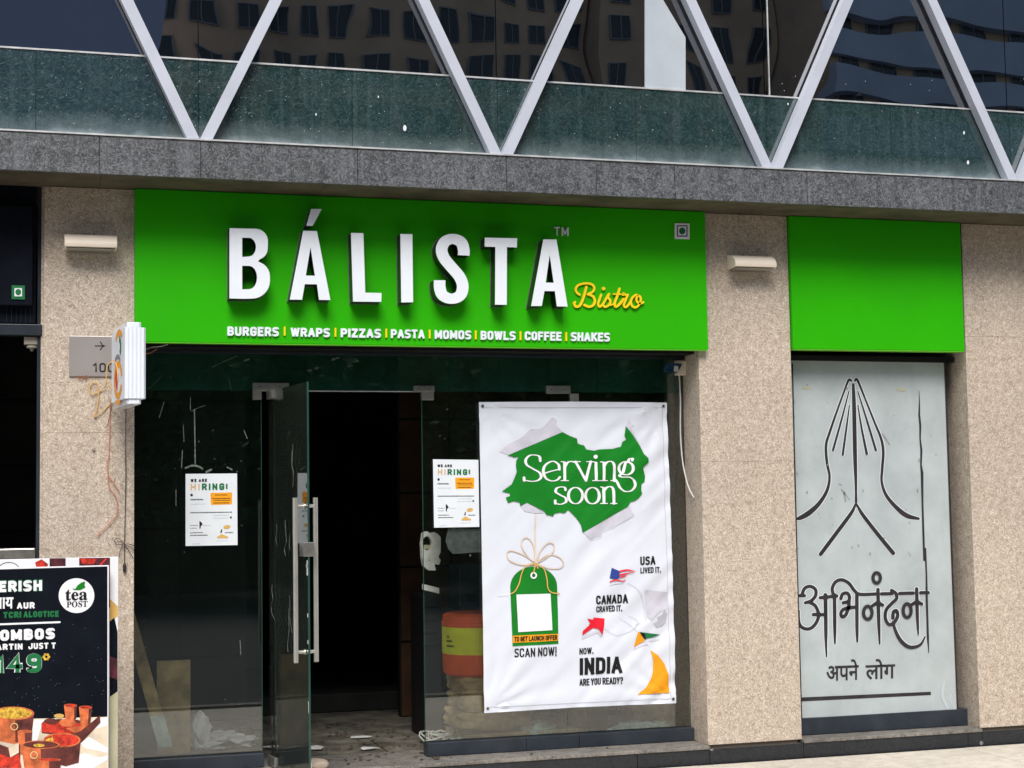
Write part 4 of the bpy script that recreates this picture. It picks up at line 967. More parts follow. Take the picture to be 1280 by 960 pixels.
def serving(m):
    R = lambda q, **k: ribbon(m, zU(q), YB, nib=(1.15, 3.5), **k)
    R([(262, 158), (252, 118), (208, 104), (160, 110), (124, 150), (134, 196), (190, 232), (252, 268), (270, 308), (240, 342), (185, 352), (140, 346), (108, 342)]); R([(110, 342), (108, 318)])
    R([(302, 276), (370, 255), (444, 238)]); R([(442, 238), (434, 195), (390, 164), (340, 176), (300, 215), (292, 270), (318, 325), (372, 348), (420, 338), (446, 312)])
    for a, b, c_ in ((492, 168, 345), (788, 170, 345), (862, 170, 345)):
        R([(a, b), (a, c_)], smooth=False, cap=False); R([(a-34, c_), (a+34, c_)], smooth=False); R([(a-32, b-2), (a+2, b+2)], smooth=False)
    R([(496, 215), (520, 176), (556, 164), (584, 172)])
    R([(596, 168), (692, 342)], smooth=False); R([(692, 342), (738, 168)], smooth=False); R([(560, 166), (640, 166)], smooth=False); R([(700, 166), (758, 166)], smooth=False)
    R([(864, 205), (890, 172), (930, 166), (955, 195), (960, 260), (960, 345)]); R([(930, 345), (985, 345)], smooth=False)
    R(ell(1068, 228, 66, 62, 16), closed=True); R([(1088, 168), (1100, 142), (1128, 136), (1126, 152)])
    R([(1028, 280), (1008, 298), (1035, 312), (1100, 314), (1145, 345), (1155, 395), (1118, 440), (1060, 446), (1012, 412), (988, 365), (972, 340)]); R([(1042, 262), (1066, 172)], smooth=False)
    m.pxpoly([zU(ell(784, 120, 20, 20, 12))], YB)
    R([(500, 432), (490, 410), (455, 404), (416, 418), (408, 452), (450, 480), (500, 508), (504, 544), (460, 566), (425, 564), (402, 558)]); R([(403, 558), (402, 534)], smooth=False)
    R(ell(594, 486, 66, 76, 16), closed=True); R(ell(754, 486, 66, 76, 16), closed=True)
    R([(862, 408), (862, 558)], smooth=False, cap=False); R([(830, 560), (894, 560)], smooth=False); R([(832, 404), (864, 410)], smooth=False)
    R([(864, 442), (890, 410), (925, 402), (948, 425), (954, 490), (955, 558)]); R([(925, 560), (982, 560)], smooth=False)
bprint(serving, 'print_white', 'serving_soon_lettering', 3.2)
bprint(lambda m: m.pxpoly([zV([(103, 847), (90, 470)] + ell(238, 470, 147, 126, 18, pi, 2*pi)[1:-1] + [(385, 470), (393, 832)])], YB), 'torn_green', 'gift_tag', 1)
bprint(lambda m: m.pxpoly([zV([(128, 521), (342, 515), (353, 745), (138, 758)])], YB), 'print_white', 'white_square', 2.2)
bprint(lambda m: m.pxpoly([zV([(103, 780), (391, 768), (392, 812), (103, 826)])], YB), 'print_orange', 'tag_band', 2.2)
bprint(lambda m: text(m, 'TO GET LAUNCH OFFER', *[p[:2] for p in zV([(112, 818), (384, 806)])], 6.2, 1.3, YB, gap=.12), 'print_black', 'band_lettering', 3.4)
def gold(m, wd_=6.5):
    for q in ([(247, 15), (246, 180), (250, 330)], [(250, 322), (200, 280), (160, 215), (170, 170), (205, 168), (235, 215), (250, 320)], [(252, 318), (280, 245), (325, 198), (362, 205), (360, 250), (300, 300), (252, 322)],
              [(250, 322), (170, 335), (90, 310), (68, 265), (95, 245), (170, 270), (250, 322)], [(252, 320), (330, 272), (395, 285), (425, 325), (400, 355), (330, 355), (255, 325)]):
        ribbon(m, zV([(*p, wd_) for p in q]), YB)
bprint(gold, 'print_gold', 'bow_string', 2)
bprint(lambda m: gold(m, 2.6), 'print_white', 'bow_ribbon', 2.8)
def ties(m):
    for q in ([(245, 325), (185, 345), (160, 390), (145, 450), (118, 500), (92, 516)], [(255, 328), (300, 360), (318, 420), (325, 480), (350, 508), (398, 514)], [(250, 320), (240, 360), (234, 385)], [(250, 325), (262, 355)]): ribbon(m, zV([(*p, 7) for p in q]), YB)
bprint(ties, 'print_gold', 'tag_string', 3.6)
bprint(lambda m: (m.pxpoly([zV(ell(236, 400, 21, 22, 16)), zV(ell(236, 400, 11, 12, 16))], YB), ribbon(m, zV([(10, 524, 3), (45, 524, 3), (80, 520, 3)]), YB)), 'print_white', 'tag_eyelet', 3)
def tx(m, s, a, b, h, th, z=zW, gap=.13): q = z([a, b]); text(m, s, q[0], q[1], h, th, YB, gap=gap)
for nm_, args_ in (('usa_lettering', [('USA', (365, 122), (451, 117), 11, 2.5)]), ('usa_line', [('LIVED IT.', (366, 168), (481, 162), 7.3, 1.5)]),
    ('canada_lettering', [('CANADA', (113, 346), (294, 337), 11.4, 2.6)]), ('canada_line', [('CRAVED IT.', (114, 390), (262, 383), 7.6, 1.6)]),
    ('now_lettering', [('NOW.', (19, 632), (98, 626), 8, 1.6)]), ('india_lettering', [('INDIA', (21, 750), (262, 737), 21.5, 5.0)]), ('ready_lettering', [('ARE YOU READY?', (20, 810), (266, 797), 8.6, 1.8)]),
    ('scan_lettering', [('SCAN NOW!', (116, 918), (381, 906), 11.2, 1.9, zV)])):
    bprint(lambda m: [tx(m, *a_) for a_ in args_], 'print_black', nm_, 1.5)
bprint(lambda m: m.pxpoly([zW([(190, 195), (203, 136), (248, 155), (244, 196), (215, 200)])], YB), 'print_blue', 'flag_canton', 2)
bprint(lambda m: (ribbon(m, zW([(246, 156, 9), (290, 148, 8), (335, 156, 3)]), YB), ribbon(m, zW([(246, 176, 9), (285, 168, 7), (330, 160, 2)]), YB), ribbon(m, zW([(192, 215, 7), (225, 205, 7), (262, 212, 6), (278, 205, 5)]), YB), ribbon(m, zW([(248, 190, 7), (272, 184, 7), (285, 178, 3)]), YB)), 'print_red', 'flag_stripe', 2.6)
bprint(lambda m: m.pxpoly([zW([(35, 522), (38, 497), (68, 470), (80, 452), (62, 425), (95, 432), (100, 420), (162, 425), (158, 470), (150, 520), (126, 485), (95, 480), (70, 498)])], YB), 'print_red', 'red_flag', 2)
for q_ in ([zW([(30, 548), (36, 528), (126, 488), (152, 525), (140, 532), (122, 508)])],
    [zW([(188, 240), (200, 218), (262, 216), (270, 226), (225, 228)])],
    [zW([(325, 608), (332, 590), (396, 556), (410, 575), (390, 578)])],
    [zW([(400, 552), (485, 545), (460, 556)])],
    [zW([(392, 268), (405, 262), (522, 276), (522, 372), (490, 385), (465, 402), (432, 436), (405, 420), (395, 340)])]):
    bprint(lambda m: m.pxpoly(q_, YB), 'torn_grey', 'flag_shadow_print', 1)
bprint(lambda m: (ribbon(m, zW([(290, 222, 2), (345, 255, 2), (380, 320, 2), (398, 440, 2)]), YB), ribbon(m, zW([(160, 482, 2), (230, 520, 2), (320, 490, 2), (350, 440, 2), (300, 410, 2)]), YB), ribbon(m, zW([(250, 425, 2), (300, 455, 2), (345, 498, 2)]), YB), ribbon(m, zW([(340, 462, 2), (365, 450, 2)]), YB)), 'print_line', 'kite_string', 2.5)
bprint(lambda m: m.pxpoly([zW([(330, 590), (352, 500), (365, 505), (392, 552)])], YB), 'print_orange', 'orange_flag', 2)
bprint(lambda m: m.pxpoly([zW([(358, 502), (484, 518), (396, 542)])], YB), 'print_dkgreen', 'green_flag', 2.2)
bprint(lambda m: m.pxpoly([zW([(360, 503), (392, 512), (398, 548), (382, 535)])], YB), 'print_black', 'flag_fold', 3)
bprint(lambda m: m.pxpoly([zW([(424, 606), (470, 640), (505, 685), (528, 745), (534, 850), (350, 860), (395, 825), (425, 775), (440, 720), (440, 665)])], YB), 'print_orange', 'orange_sail', 2.2)
bprint(lambda m: m.pxpoly([zW([(505, 372), (520, 400), (512, 450), (488, 470), (460, 478), (440, 455), (470, 440), (462, 420), (490, 405)])], YB), 'print_line', 'pale_tear', 1.3)
bprint(lambda m: (ribbon(m, [(601, 509.5, .5), (830, 509.5, .5)], YB, smooth=False), ribbon(m, [(612, 884, .5), (838, 873, .5)], YB, smooth=False), ribbon(m, [(828, 512, .5), (838.5, 872, .5)], YB, smooth=False)), 'print_line', 'hem_stitching', 1)
for x, y in ((603, 507.5), (829, 507.5), (841, 873.5), (609.5, 885.5)):
    bprint(lambda m, x=x, y=y: m.pxpoly([ell(x, y, 2.0, 2.0, 14), ell(x, y, 1.2, 1.2, 14)], YB), 'steel', 'eyelet', 2); bprint(lambda m, x=x, y=y: m.pxpoly([ell(x, y, 1.2, 1.2, 12)], YB), 'print_black', 'eyelet_hole', 1)

# ================================================================== THINGS BEHIND THE GLASS
def single(name, mb, m, label, cat, loc, **k): return build(name, mb, m, label=label, cat=cat, loc=loc, **k)
mb = MB(); pts = [(560, 660), (601, 661), (601, 690), (566, 692.5), (560, 686), (557, 676)]; mb.pxpoly([pts], .268, .003)
single('taped_sheet', mb, 'greypaper', 'grey paper sheet taped inside glass below the hiring notice by the banner', 'paper sheet', PV(580, 690, .268))
# drum
yd = .60; cx, zt_ = P(600, 765, yd); zb0 = P(600, 845, yd-.15)[1]; rd = .235
t = thing('plastic_drum', (cx, yd, zb0), 'orange red plastic drum with yellow green label standing on sacks', 'drum')
hz = zt_-zb0; prof = [(rd*.90, 0), (rd*.97, .012), (rd*.99, hz*.06), (rd, hz*.34), (rd*1.0, hz*.8), (rd*1.015, hz*.81), (rd*1.015, hz*.86), (rd*.985, hz*.87), (rd*.98, hz*.96), (rd*.9, hz)]
mb = MB(); mb.lathe((cx, yd, zb0), prof, 40); build('drum_body', mb, 'drum_red', t, smooth=True)
mb = MB(); mb.lathe((cx, yd, zb0), [(rd*1.003, hz*.35), (rd*1.007, hz*.352), (rd*1.007, hz*.782), (rd*1.003, hz*.784)], 40); lab = build('drum_label', mb, 'drum_yel', t, smooth=True)
mb = MB()
for a0, a1, zz in ((-2.86, -2.76, .62), (-2.9, -2.64, .55), (-2.88, -2.58, .47)):
    n = 8
    for i in range(n):
        a = a0+(a1-a0)*i/n; b = a+(a1-a0)/n*.75; r_ = rd*1.012
        mb.quad(Vector((cx+cos(a)*r_, yd+sin(a)*r_, zb0+hz*zz)), Vector((cx+cos(b)*r_, yd+sin(b)*r_, zb0+hz*zz)), Vector((cx+cos(b)*r_, yd+sin(b)*r_, zb0+hz*(zz+.03))), Vector((cx+cos(a)*r_, yd+sin(a)*r_, zb0+hz*(zz+.03))))
build('label_print', mb, 'print_black', lab)
def sack(c, rx, ry, rz, seed, label, grp='dusty sacks piled under the orange drum'):
    bm = bmesh.new(); bmesh.ops.create_cube(bm, size=2); bmesh.ops.subdivide_edges(bm, edges=bm.edges[:], cuts=9, use_grid_fill=True); mb = MB()
    for v in bm.verts:
        p = v.co; e = (abs(p.x)**9+abs(p.y)**9+abs(p.z)**5*.8)**(1/9); q = p/max(e, .001)
        n = noise.noise(Vector((q.x*2, q.y*2, q.z*2))+Vector((seed, 0, 0)))*.10+noise.noise(Vector((q.x*6, q.y*6, q.z*5))+Vector((0, seed, 0)))*.05
        q = q*(1+n); mb.v.append(Vector((c[0]+q.x*rx, c[1]+q.y*ry, c[2]+q.z*rz)))
    mb.f = [tuple(x.index for x in f.verts) for f in bm.faces]; bm.free()
    return build('cement_sack', mb, 'sack', loc=(c[0], c[1], c[2]-rz), label=label, cat='sack', group=grp, smooth=True)
zf = ZP+.002; hs = (zb0-zf-.10)/3
for i, lb_ in enumerate(('bottom dusty tan sack of the pile under the orange drum', 'middle dusty tan sack of the pile under the orange drum', 'top dusty tan sack directly under the orange drum')):
    sack((cx+.05+.02*(i % 2), yd+.03, zf+.10+hs*(i+.5)), (.235, .23, .215)[i], .22, hs*.53, i*3.3, lb_)
for i in range(2):
    mb = MB(); mb.box(cx-.18, cx+.55, yd-.24+i*.26, yd-.06+i*.26, zf, zf+.09)
    build('timber_block', mb, 'wood', loc=(cx, yd-.2+i*.3, zf), label='front timber block lying under the sack pile' if i == 0 else 'rear timber block lying under the sack pile', cat='timber', bevel=.006)
# scraps and grit on the floor and on the step
mb = MB()
for i in range(260):
    x_ = random.uniform(1.2, 2.3) if i % 3 else random.uniform(.6, 4.0); y_ = random.uniform(.05, 1.9); s_ = random.uniform(.003, .012); a_ = random.uniform(0, 3)
    zz = ZP+.0035; pp = [Vector((x_+cos(a_+k_*pi/2)*s_*(1+.8*(k_ % 2)), y_+sin(a_+k_*pi/2)*s_, zz)) for k_ in range(4)]
    mb.hexa([p+Vector((0, 0, random.uniform(.001, .008))) for p in pp], pp)
part('floor_grit', 'bark', mb, kind='stuff')
mb = MB()
for x_, y_, s_ in ((1.62, .75, .10), (1.95, .62, .05), (1.45, .9, .06), (.95, .7, .08), (1.1, .95, .05), (2.0, 1.1, .06)):
    pp = [Vector((x_+cos(k_*pi/3)*s_*random.uniform(.7, 1.6), y_+sin(k_*pi/3)*s_*random.uniform(.5, 1), ZP+.006+random.uniform(0, .012))) for k_ in range(6)]
    n_ = len(mb.v); mb.v += pp+[p-Vector((0, 0, .002)) for p in pp]; mb.f += [tuple(n_+k_ for k_ in range(6)), tuple(n_+11-k_ for k_ in range(6))]+[(n_+k_, n_+6+k_, n_+6+(k_+1) % 6, n_+(k_+1) % 6) for k_ in range(6)]
part('paper_scraps', 'cloth', mb, kind='stuff')
# white hanging bag with a dark hole, black tools below it
t = thing('hanging_bag', PV(539, 716, .5), 'crumpled white plastic bag hanging just inside the door edge', 'bag')
YS = .5
mb = MB(); mb.pxpoly([[(529, 666), (534, 664), (538, 667), (543, 665), (548, 668), (551, 672), (551, 690), (548, 696), (551, 700), (549, 706), (543, 705), (545, 713), (536, 713), (530, 708), (528, 698), (527, 680)], ell(534, 679, 6, 9, 12)], YS, .05); build('bag_body', mb, 'cloth', t, bevel=.006)
mb = MB(); mb.pxpoly([[(530, 681), (541, 681.5), (541, 687), (530, 686)]], YS+.01, .02); build('bag_strap', mb, 'cream_wood', t)
for nm, pts, mt, lb_ in (('folded_stool', [(529, 730), (549, 735), (549, 742), (529, 737)], 'cloth', 'pale bar of folded metal stool stored behind the open glass doorway'),):
    mb = MB(); mb.pxpoly([pts], .6, .03); single(nm, mb, mt, lb_, 'stool bar', PV(540, 742, .6), bevel=.003)
mb = MB(); mb.box(P(529, 800, .95)[0], P(551, 800, .95)[0], .95, 1.3, zf, P(540, 745, .95)[1])
for i in range(4): z = P(540, 755+i*16, .93)[1]; mb.box(P(529, 800, .93)[0], P(548, 800, .93)[0], .935, .949, z-.02, z)
single('drawer_cabinet', mb, 'black', 'black drawer cabinet in the shade beside the orange drum', 'cabinet', PV(540, 900, .95), bevel=.004)
t = thing('cable_bundle', PG(520, 905, ZP), 'tangle of pale cable lying on the shop floor by the door', 'cable bundle')
mb = MB()
for i in range(7):
    c_ = PG(517, 908, ZP); r_ = random.uniform(.05, .13); ph = random.uniform(0, 6)
    mb.tube([(c_.x+cos(ph+j*.5)*r_*1.1, min(c_.y, .75)+sin(ph+j*.5)*r_, ZP+.012+.05*abs(sin(j*.6+i))) for j in range(11)], .005, 6)
build('cable_coil', mb, 'cloth', t, smooth=True)
# leaning plank and board behind the left pane
a = PV(168, 795, .62); b = PV(207, 934, .42); d_ = (b-a)
mb = MB(); s = Vector((.075, 0, 0)); bk = Vector((0, .03, 0)); a2 = a-d_*.35
mb.hexa([b-s*.5, b+s*.5, a2+s*.5, a2-s*.5], [b-s*.5+bk, b+s*.5+bk, a2+s*.5+bk, a2-s*.5+bk])
pk = single('leaning_plank', mb, 'wood', 'narrow timber plank with pale taped foot leaning behind the left pane', 'plank', b, bevel=.003)
b3 = b-d_*.28; mb = MB(); e_ = Vector((0, -.003, 0)); mb.hexa([b-s*.53+e_, b+s*.53+e_, b3+s*.53+e_, b3-s*.53+e_], [b-s*.53+bk*.2, b+s*.53+bk*.2, b3+s*.53+bk*.2, b3-s*.53+bk*.2]); build('taped_foot', mb, 'plastic', pk)
mb = MB(); mb.hexa([PV(169, 939, .5), PV(198, 938, .5), PV(170, 845, .75), PV(169, 845, .75)], [PV(169, 939, .52), PV(198, 938, .52), PV(170, 845, .77), PV(169, 845, .77)])
single('leaning_sheet', mb, 'navy', 'dark blue triangular sheet leaning behind the plank at lower left', 'sheet', PV(180, 938, .5))
mb = MB(); mb.box(P(196, 900, .9)[0], P(238, 900, .9)[0], .9, .93, zf, P(210, 826, .9)[1]); single('fibre_board', mb, 'wood', 'dark greenish board standing on the floor behind the plank', 'board', PV(215, 910, .9))
c_ = PG(272, 890, ZP); cc = (P(272, 890, 1.1)[0], 1.1, ZP+.03)
mb = blob(cc, .20, .11, .055, .5, 7, 4, 5, ZP); c3 = (P(250, 880, 1.05)[0], 1.05, ZP+.09)
m2 = blob(c3, .06, .05, .12, .5, 6, 3, 8, ZP); n = len(mb.v); mb.v += m2.v; mb.f += [tuple(n+i for i in f) for f in m2.f]
single('crumpled_cloth', mb, 'cloth', 'crumpled grey white cloth on the floor behind the left pane', 'cloth', cc, smooth=True)
for (x, y, Y_, rx, rz, mt, lb_) in ((574, 912, .42, .055, .040, 'plastic', 'pale crumpled plastic bag on the floor at left under banner'), (590, 913, .40, .045, .028, 'cloth', 'yellowish wad of paper on the floor beside the pale plastic bag'),
                                    (672, 902, .42, .12, .075, 'plastic', 'pale green folded plastic sheet behind glass below the banner'), (800, 893, .40, .19, .06, 'plastic', 'teal plastic sheeting heaped behind glass at the right corner'), (612, 906, .5, .06, .05, 'black', 'black crumpled bag beside the timber blocks')):
    c_ = P(x, y, Y_); mb = blob((c_[0], Y_, ZP+rz*.8), rx, .07, rz, .45, 7, 4, x, ZP); single('plastic_bag', mb, mt, lb_, 'bag', (c_[0], Y_, ZP), smooth=True)
for i, (x0_, x1_, y0_, Y_) in enumerate(((640, 662, 880, .7), (715, 735, 878, .6), (735, 760, 872, .65), (790, 845, 868, .6))):
    mb = MB(); a = P(x0_, 900, Y_)[0]; b = P(x1_, 900, Y_)[0]; mb.box(a, b, Y_, Y_+.2, zf, P(700, y0_, Y_)[1])
    single('storage_carton', mb, ('wood', 'wood', 'navy', 'sack')[i], ('brown carton left of the pale sheet below the banner', 'narrow brown carton right of the pale sheet below the banner', 'dark blue carton below the banner between brown cartons', 'wide tan carton at the right corner below the banner')[i], 'carton', (a, Y_, zf), bevel=.004)
mb = MB(); a = P(574, 730, 1.0); mb.box(a[0], a[0]+.22, 1.0, 1.25, a[1]-.17, a[1]+.12); mb.box(a[0]+.03, a[0]+.12, .99, .999, a[1]-.12, a[1]-.07)
single('dark_machine', mb, 'navy', 'dark grey machine case standing behind the orange drum', 'machine', (a[0], 1.0, a[1]-.17), bevel=.01)
mb = MB(); mb.box(a[0]-.05, a[0]+.35, .98, 1.4, zf, a[1]-.171); single('work_table', mb, 'interior', 'dark workbench standing behind the orange drum and sacks', 'workbench', (a[0], 1.0, zf))

# ================================================================== NEIGHBOUR'S DARK SIGN AND COUNTER
t = thing('dark_sign_board', PV(10, 405, -.02), 'black sign board of the left neighbour with a green dot mark', 'sign')
mb = MB(); a = P(40, 258, -.02); b = P(40, 382, -.02); mb.box(-1.6, P(41, 300, -.02)[0], -.02, .028, b[1], a[1]); build('sign_board', mb, 'boardblack', t, bevel=.004)
mb = MB(); c_ = P(40, 403, .0); mb.box(-1.6, P(45, 300, .0)[0], .03, .06, c_[1], P(40, 226, 0)[1]); build('sign_backing', mb, 'boardblack', t)
for k_ in range(6):
    mb = MB(); x_ = P(8+k_*6, 390, 0)[0]; mb.box(x_, x_+.002, .027, .0295, c_[1], b[1]); build('backing_rib', mb, 'navy', t)
vegmark(14.5, 356.5, 16.5, t, -.0265, 'print_dkgreen', 'print_dkgreen')
mb = MB(); mb.pxpoly([[(17, 359), (28.5, 359.3), (28.7, 371), (17, 370.7)]], -.0270, .0004); o_ = build('mark_ground', mb, 'print_white', t)
mb = MB(); mb.pxpoly([ell(22.8, 365, 3.6, 3.8, 16)], -.0285); build('mark_dot', mb, 'print_dkgreen', t)
t = thing('ceiling_sensor', PV(40, 434, .05), 'small grey box hanging under the left neighbour dark beam', 'sensor')
mb = MB(); a = P(30, 421, .06); b = P(51, 431, .06); mb.box(a[0], b[0], .05, .10, b[1], a[1]); build('sensor_body', mb, 'ivory_dark', t, bevel=.003)
mb = MB(); c_ = PV(40, 432, .075); mb.lathe(c_-Vector((0, 0, .03)), [(.008, 0), (.012, .012), (.03, .018), (.03, .028)], 12); build('sensor_head', mb, 'ivory_dark', t)
t = thing('metal_counter', PV(20, 696, .3), 'steel topped counter inside the dark left neighbour shop', 'counter')
mb = MB(); a = P(44, 685, .3); mb.box(-1.2, a[0], .28, .45, P(20, 699, .3)[1], a[1]); build('counter_top', mb, 'steel', t, bevel=.006)
mb = MB(); mb.box(-1.2, a[0]-.02, .30, .44, ZP, P(20, 699, .3)[1]-.001); build('counter_base', mb, 'navy', t)

# ================================================================== TEA SHOP STANDEE
YR, YT = -.60, -.66
tr = thing('picture_standee', (.1, YR, 0), 'cream edged standee with dark red picture behind the tea shop board', 'standee')
mb = MB(); zt_ = P(147.5, 696, YR)[1]; xr_ = P(147.6, 800, YR)[0]
mb.box(-.62, xr_, YR, YR+.03, .02, zt_); build('standee_board', mb, 'print_white', tr, bevel=.002)
Yr = YR-.0014
mb = MB(); mb.pxpoly([[(62, 698), (82, 697.6), (82, 712), (62, 712)]], Yr); mb.pxpoly([[(99, 697.4), (137.5, 697), (137.5, 760), (99, 712)]], Yr); build('picture', mb, 'rearpic', tr)
mb = MB(); mb.pxpoly([[(44, 703), (52, 699), (60, 705), (58, 712), (46, 712)]], Yr); mb.pxpoly([[(100, 698), (122, 698), (117, 705), (103, 705)]], Yr-.0006); mb.pxpoly([[(124, 706), (132, 698), (134, 698), (126, 707)]], Yr-.0009); build('red_shape', mb, 'clay_r', tr)
mb = MB(); mb.pxpoly([[(137, 748), (147.2, 758), (147.2, 770), (137, 777)]], Yr); build('golden_shape', mb, 'print_gold', tr)
mb = MB(); mb.pxpoly([[(137, 777), (143, 772), (147, 790), (147, 868), (137, 872)]], Yr-.0004); build('dark_shape', mb, 'boardblack', tr)
mb = MB(); mb.pxpoly([[(137, 820), (147, 824), (147, 850), (137, 846)]], Yr-.001); build('maroon_shape', mb, 'rearpic', tr)
mb = MB(); mb.pxpoly([[(136, 872), (147.4, 864), (147.2, 975), (136, 975)]], Yr-.0008); build('cream_side', mb, 'cream_wood', tr)
mb = MB(); ribbon(mb, ell(11, 712, 13, 9, 24, pi, 2*pi), Yr, .7, smooth=False); build('outline_drawing', mb, 'print_black', tr)
tb = thing('tea_shop_board', (.1, YT, 0), 'black tea shop menu board with red clay pots and white lettering', 'signboard')
xr_ = P(136, 800, YT)[0]; zt_ = P(136, 706.5, YT)[1]; zl_ = P(0, 709.3, YT)[1]
mb = MB(); mb.hexa([(-.60, YT, .03), (xr_, YT, .03), (xr_, YT, zt_), (-.60, YT, zt_)], [(-.60, YT+.02, .03), (xr_, YT+.02, .03), (xr_, YT+.02, zt_), (-.60, YT+.02, zt_)]); build('board', mb, 'print_white', tb, bevel=.002)
Yt = YT-.0015; z5 = zm(0, 690, 5.647)
mb = MB(); mb.pxpoly([[(-150, 716), (134.2, 708), (134.2, 896), (60, 898), (-150, 902)]], Yt); build('black_print', mb, 'boardblack', tb)
mb = MB(); mb.pxpoly([[(-150, 902), (60, 898), (134.2, 896), (134.2, 968), (-150, 968)]], Yt-.0003); build('table_print', mb, 'tabletop', tb)
mb = MB(); z8 = zm(0, 860, 8.533)
for q in ([(360, 340), (580, 335), (440, 400), (380, 620), (330, 560), (350, 430)], [(1000, 330), (1150, 310), (1150, 400), (900, 470)], [(860, 590), (950, 520), (1150, 640), (1150, 690), (900, 640)], [(650, 800), (900, 690), (1050, 740), (1150, 720), (1150, 760), (1000, 853), (660, 853)]): mb.pxpoly([z8(q)], Yt-.0008)
build('light_patch_print', mb, 'print_white', tb)
Lt = lambda fn, m, nm, dy=.0012: (lambda mb: (fn(mb), build(nm, mb, m, tb)))(MB())
def T5(m, s, a, b, h, th, Y=Yt-.0012, gap=.16): q = z5([a, b]); text(m, s, q[0][:2], q[1][:2], h/5.647, th/5.647, Y, gap=gap)
Lt(lambda m: T5(m, 'CHERISH', (-150, 290), (301, 277), 86, 26, Yt-.0007), 'print_dkgreen', 'heading_shadow')
Lt(lambda m: T5(m, 'CHERISH', (-154, 287), (297, 274), 76, 19, Yt-.0014), 'print_white', 'heading')
Lt(lambda m: (fonttext(m, 'चाय', *[p[:2] for p in z5([(-45, 398), (95, 395)])], 13.5, Yt-.0012, .03), T5(m, 'AUR', (119, 401), (245, 398), 44, 11)), 'print_white', 'second_line')
Lt(lambda m: T5(m, 'TCRI', (22, 468), (150, 463), 44, 12), 'print_dkgreen', 'green_line'); Lt(lambda m: T5(m, 'ALOOTICE', (166, 463), (415, 458), 44, 12), 'print_dkgreen', 'green_line')
Lt(lambda m: ribbon(m, z5([(-200, 518, 13), (422, 495, 13)]), Yt-.0012, smooth=False), 'print_white', 'underline')
Lt(lambda m: (T5(m, 'COMBOS', (-78, 630), (388, 613), 76, 22), T5(m, 'STARTIN', (-112, 694), (160, 688), 42, 11), T5(m, 'JUST T', (200, 686), (394, 681), 42, 10)), 'print_white', 'combo_lettering')
def price(th): return lambda m: (T5(m, '1', (-18, 857), (30, 856), 130, th, Yt-.0012-.0011*(th < 30), .1), T5(m, '49', (50, 854), (296, 848), 130, th, Yt-.0012-.0011*(th < 30), .2))
Lt(price(40), 'print_white', 'price_outline'); Lt(price(28), 'print_dkgreen', 'price')
def star(m):
    for a in range(6): x, y = 327+18*cos(a*pi/3), 740+18*sin(a*pi/3); m.pxpoly([[p[:2] for p in z5(ell(x, y, 10, 10, 8))]], Yt-.0012-a*.0001)
Lt(star, 'rice', 'asterisk')
Lt(lambda m: m.pxpoly([z5(ell(540, 308, 126, 123, 36))], Yt-.0010), 'print_white', 'logo_disc')
Lt(lambda m: (fonttext(m, mathb('tea'), *[p[:2] for p in z5([(462, 342), (617, 337)])], 13.5, Yt-.0022, .01), fonttext(m, mathb('POST'), *[p[:2] for p in z5([(470, 391), (618, 386)])], 7.4, Yt-.0022, .005)), 'print_black', 'logo_lettering')
Lt(lambda m: m.pxpoly([z5([(510, 256), (530, 262), (548, 235), (575, 215), (602, 208), (596, 235), (604, 250), (570, 268), (545, 270), (520, 268)])], Yt-.0022), 'torn_green', 'logo_leaf')
mb = MB()
for i in range(60): mb.pxpoly([z5(ell(random.uniform(10, 740), random.uniform(500, 1150), 2.2, 2.2, 5))], Yt-.0009)
build('dust_speck', mb, 'print_grey', tb, kind='stuff')
# clay pots printed on the board
lay = [0]
def F8(pts, m, nm): lay[0] += 1; mb = MB(); mb.pxpoly([z8(pts)], Yt-.0012-lay[0]*.00012); build(nm, mb, m, tb)
def pot(x0_, x1_, yt, yb, xb0, xb1, ry_, fill, body='clay', nm='pot_print', shade=.55):
    F8([(x0_, yt), (xb0, yb), ((xb0+xb1)/2, yb+ry_*.5), (xb1, yb), (x1_, yt)], body, nm)
    xs = x0_+(x1_-x0_)*shade; F8([(xs, yt), (xb0+(xb1-xb0)*shade, yb+ry_*.3), (xb1, yb), (x1_, yt)], 'clay_d', 'pot_shade_print')
    F8(ell((x0_+x1_)/2, yt, (x1_-x0_)/2, ry_, 26), 'clay', 'pot_rim_print'); F8(ell((x0_+x1_)/2, yt, (x1_-x0_)/2*.9, ry_*.8, 26), fill, 'pot_filling_print')
pot(-90, 365, 270, 560, -40, 330, 72, 'rice'); F8(ell(150, 258, 175, 52, 20, rot=.05), 'rice', 'rice_print')
F8([(440, 380), (470, 350), (620, 330), (830, 340), (960, 380), (1065, 290), (1072, 370), (860, 590), (600, 500), (445, 480)], 'clay_d', 'tray_print'); F8([(440, 380), (480, 360), (950, 380), (840, 470), (740, 490), (450, 470)], 'clay_r', 'tray_food_print')
F8(ell(540, 355, 72, 32, 18), 'clay_d', 'sauce_print'); F8(ell(630, 298, 55, 24, 16), 'print_gold', 'lid_print')
pot(682, 822, 186, 330, 700, 812, 18, 'clay_r', shade=.8); pot(842, 985, 206, 400, 860, 960, 18, 'clay_r', shade=.75)
F8([(700, 430), (880, 400), (950, 385), (860, 460), (800, 480)], 'clay', 'triangle_print'); F8(ell(720, 370, 90, 45, 18), 'clay', 'snack_print')
pot(465, 860, 555, 795, 560, 840, 78, 'clay_r', 'clay_d', shade=.3); F8([(480, 560), (560, 510), (575, 600), (500, 590)], 'rice', 'snack_triangle_print'); F8(ell(690, 560, 90, 45, 16), 'clay_r', 'snack_print')
pot(185, 345, 462, 700, 205, 330, 18, 'clay', shade=.5)
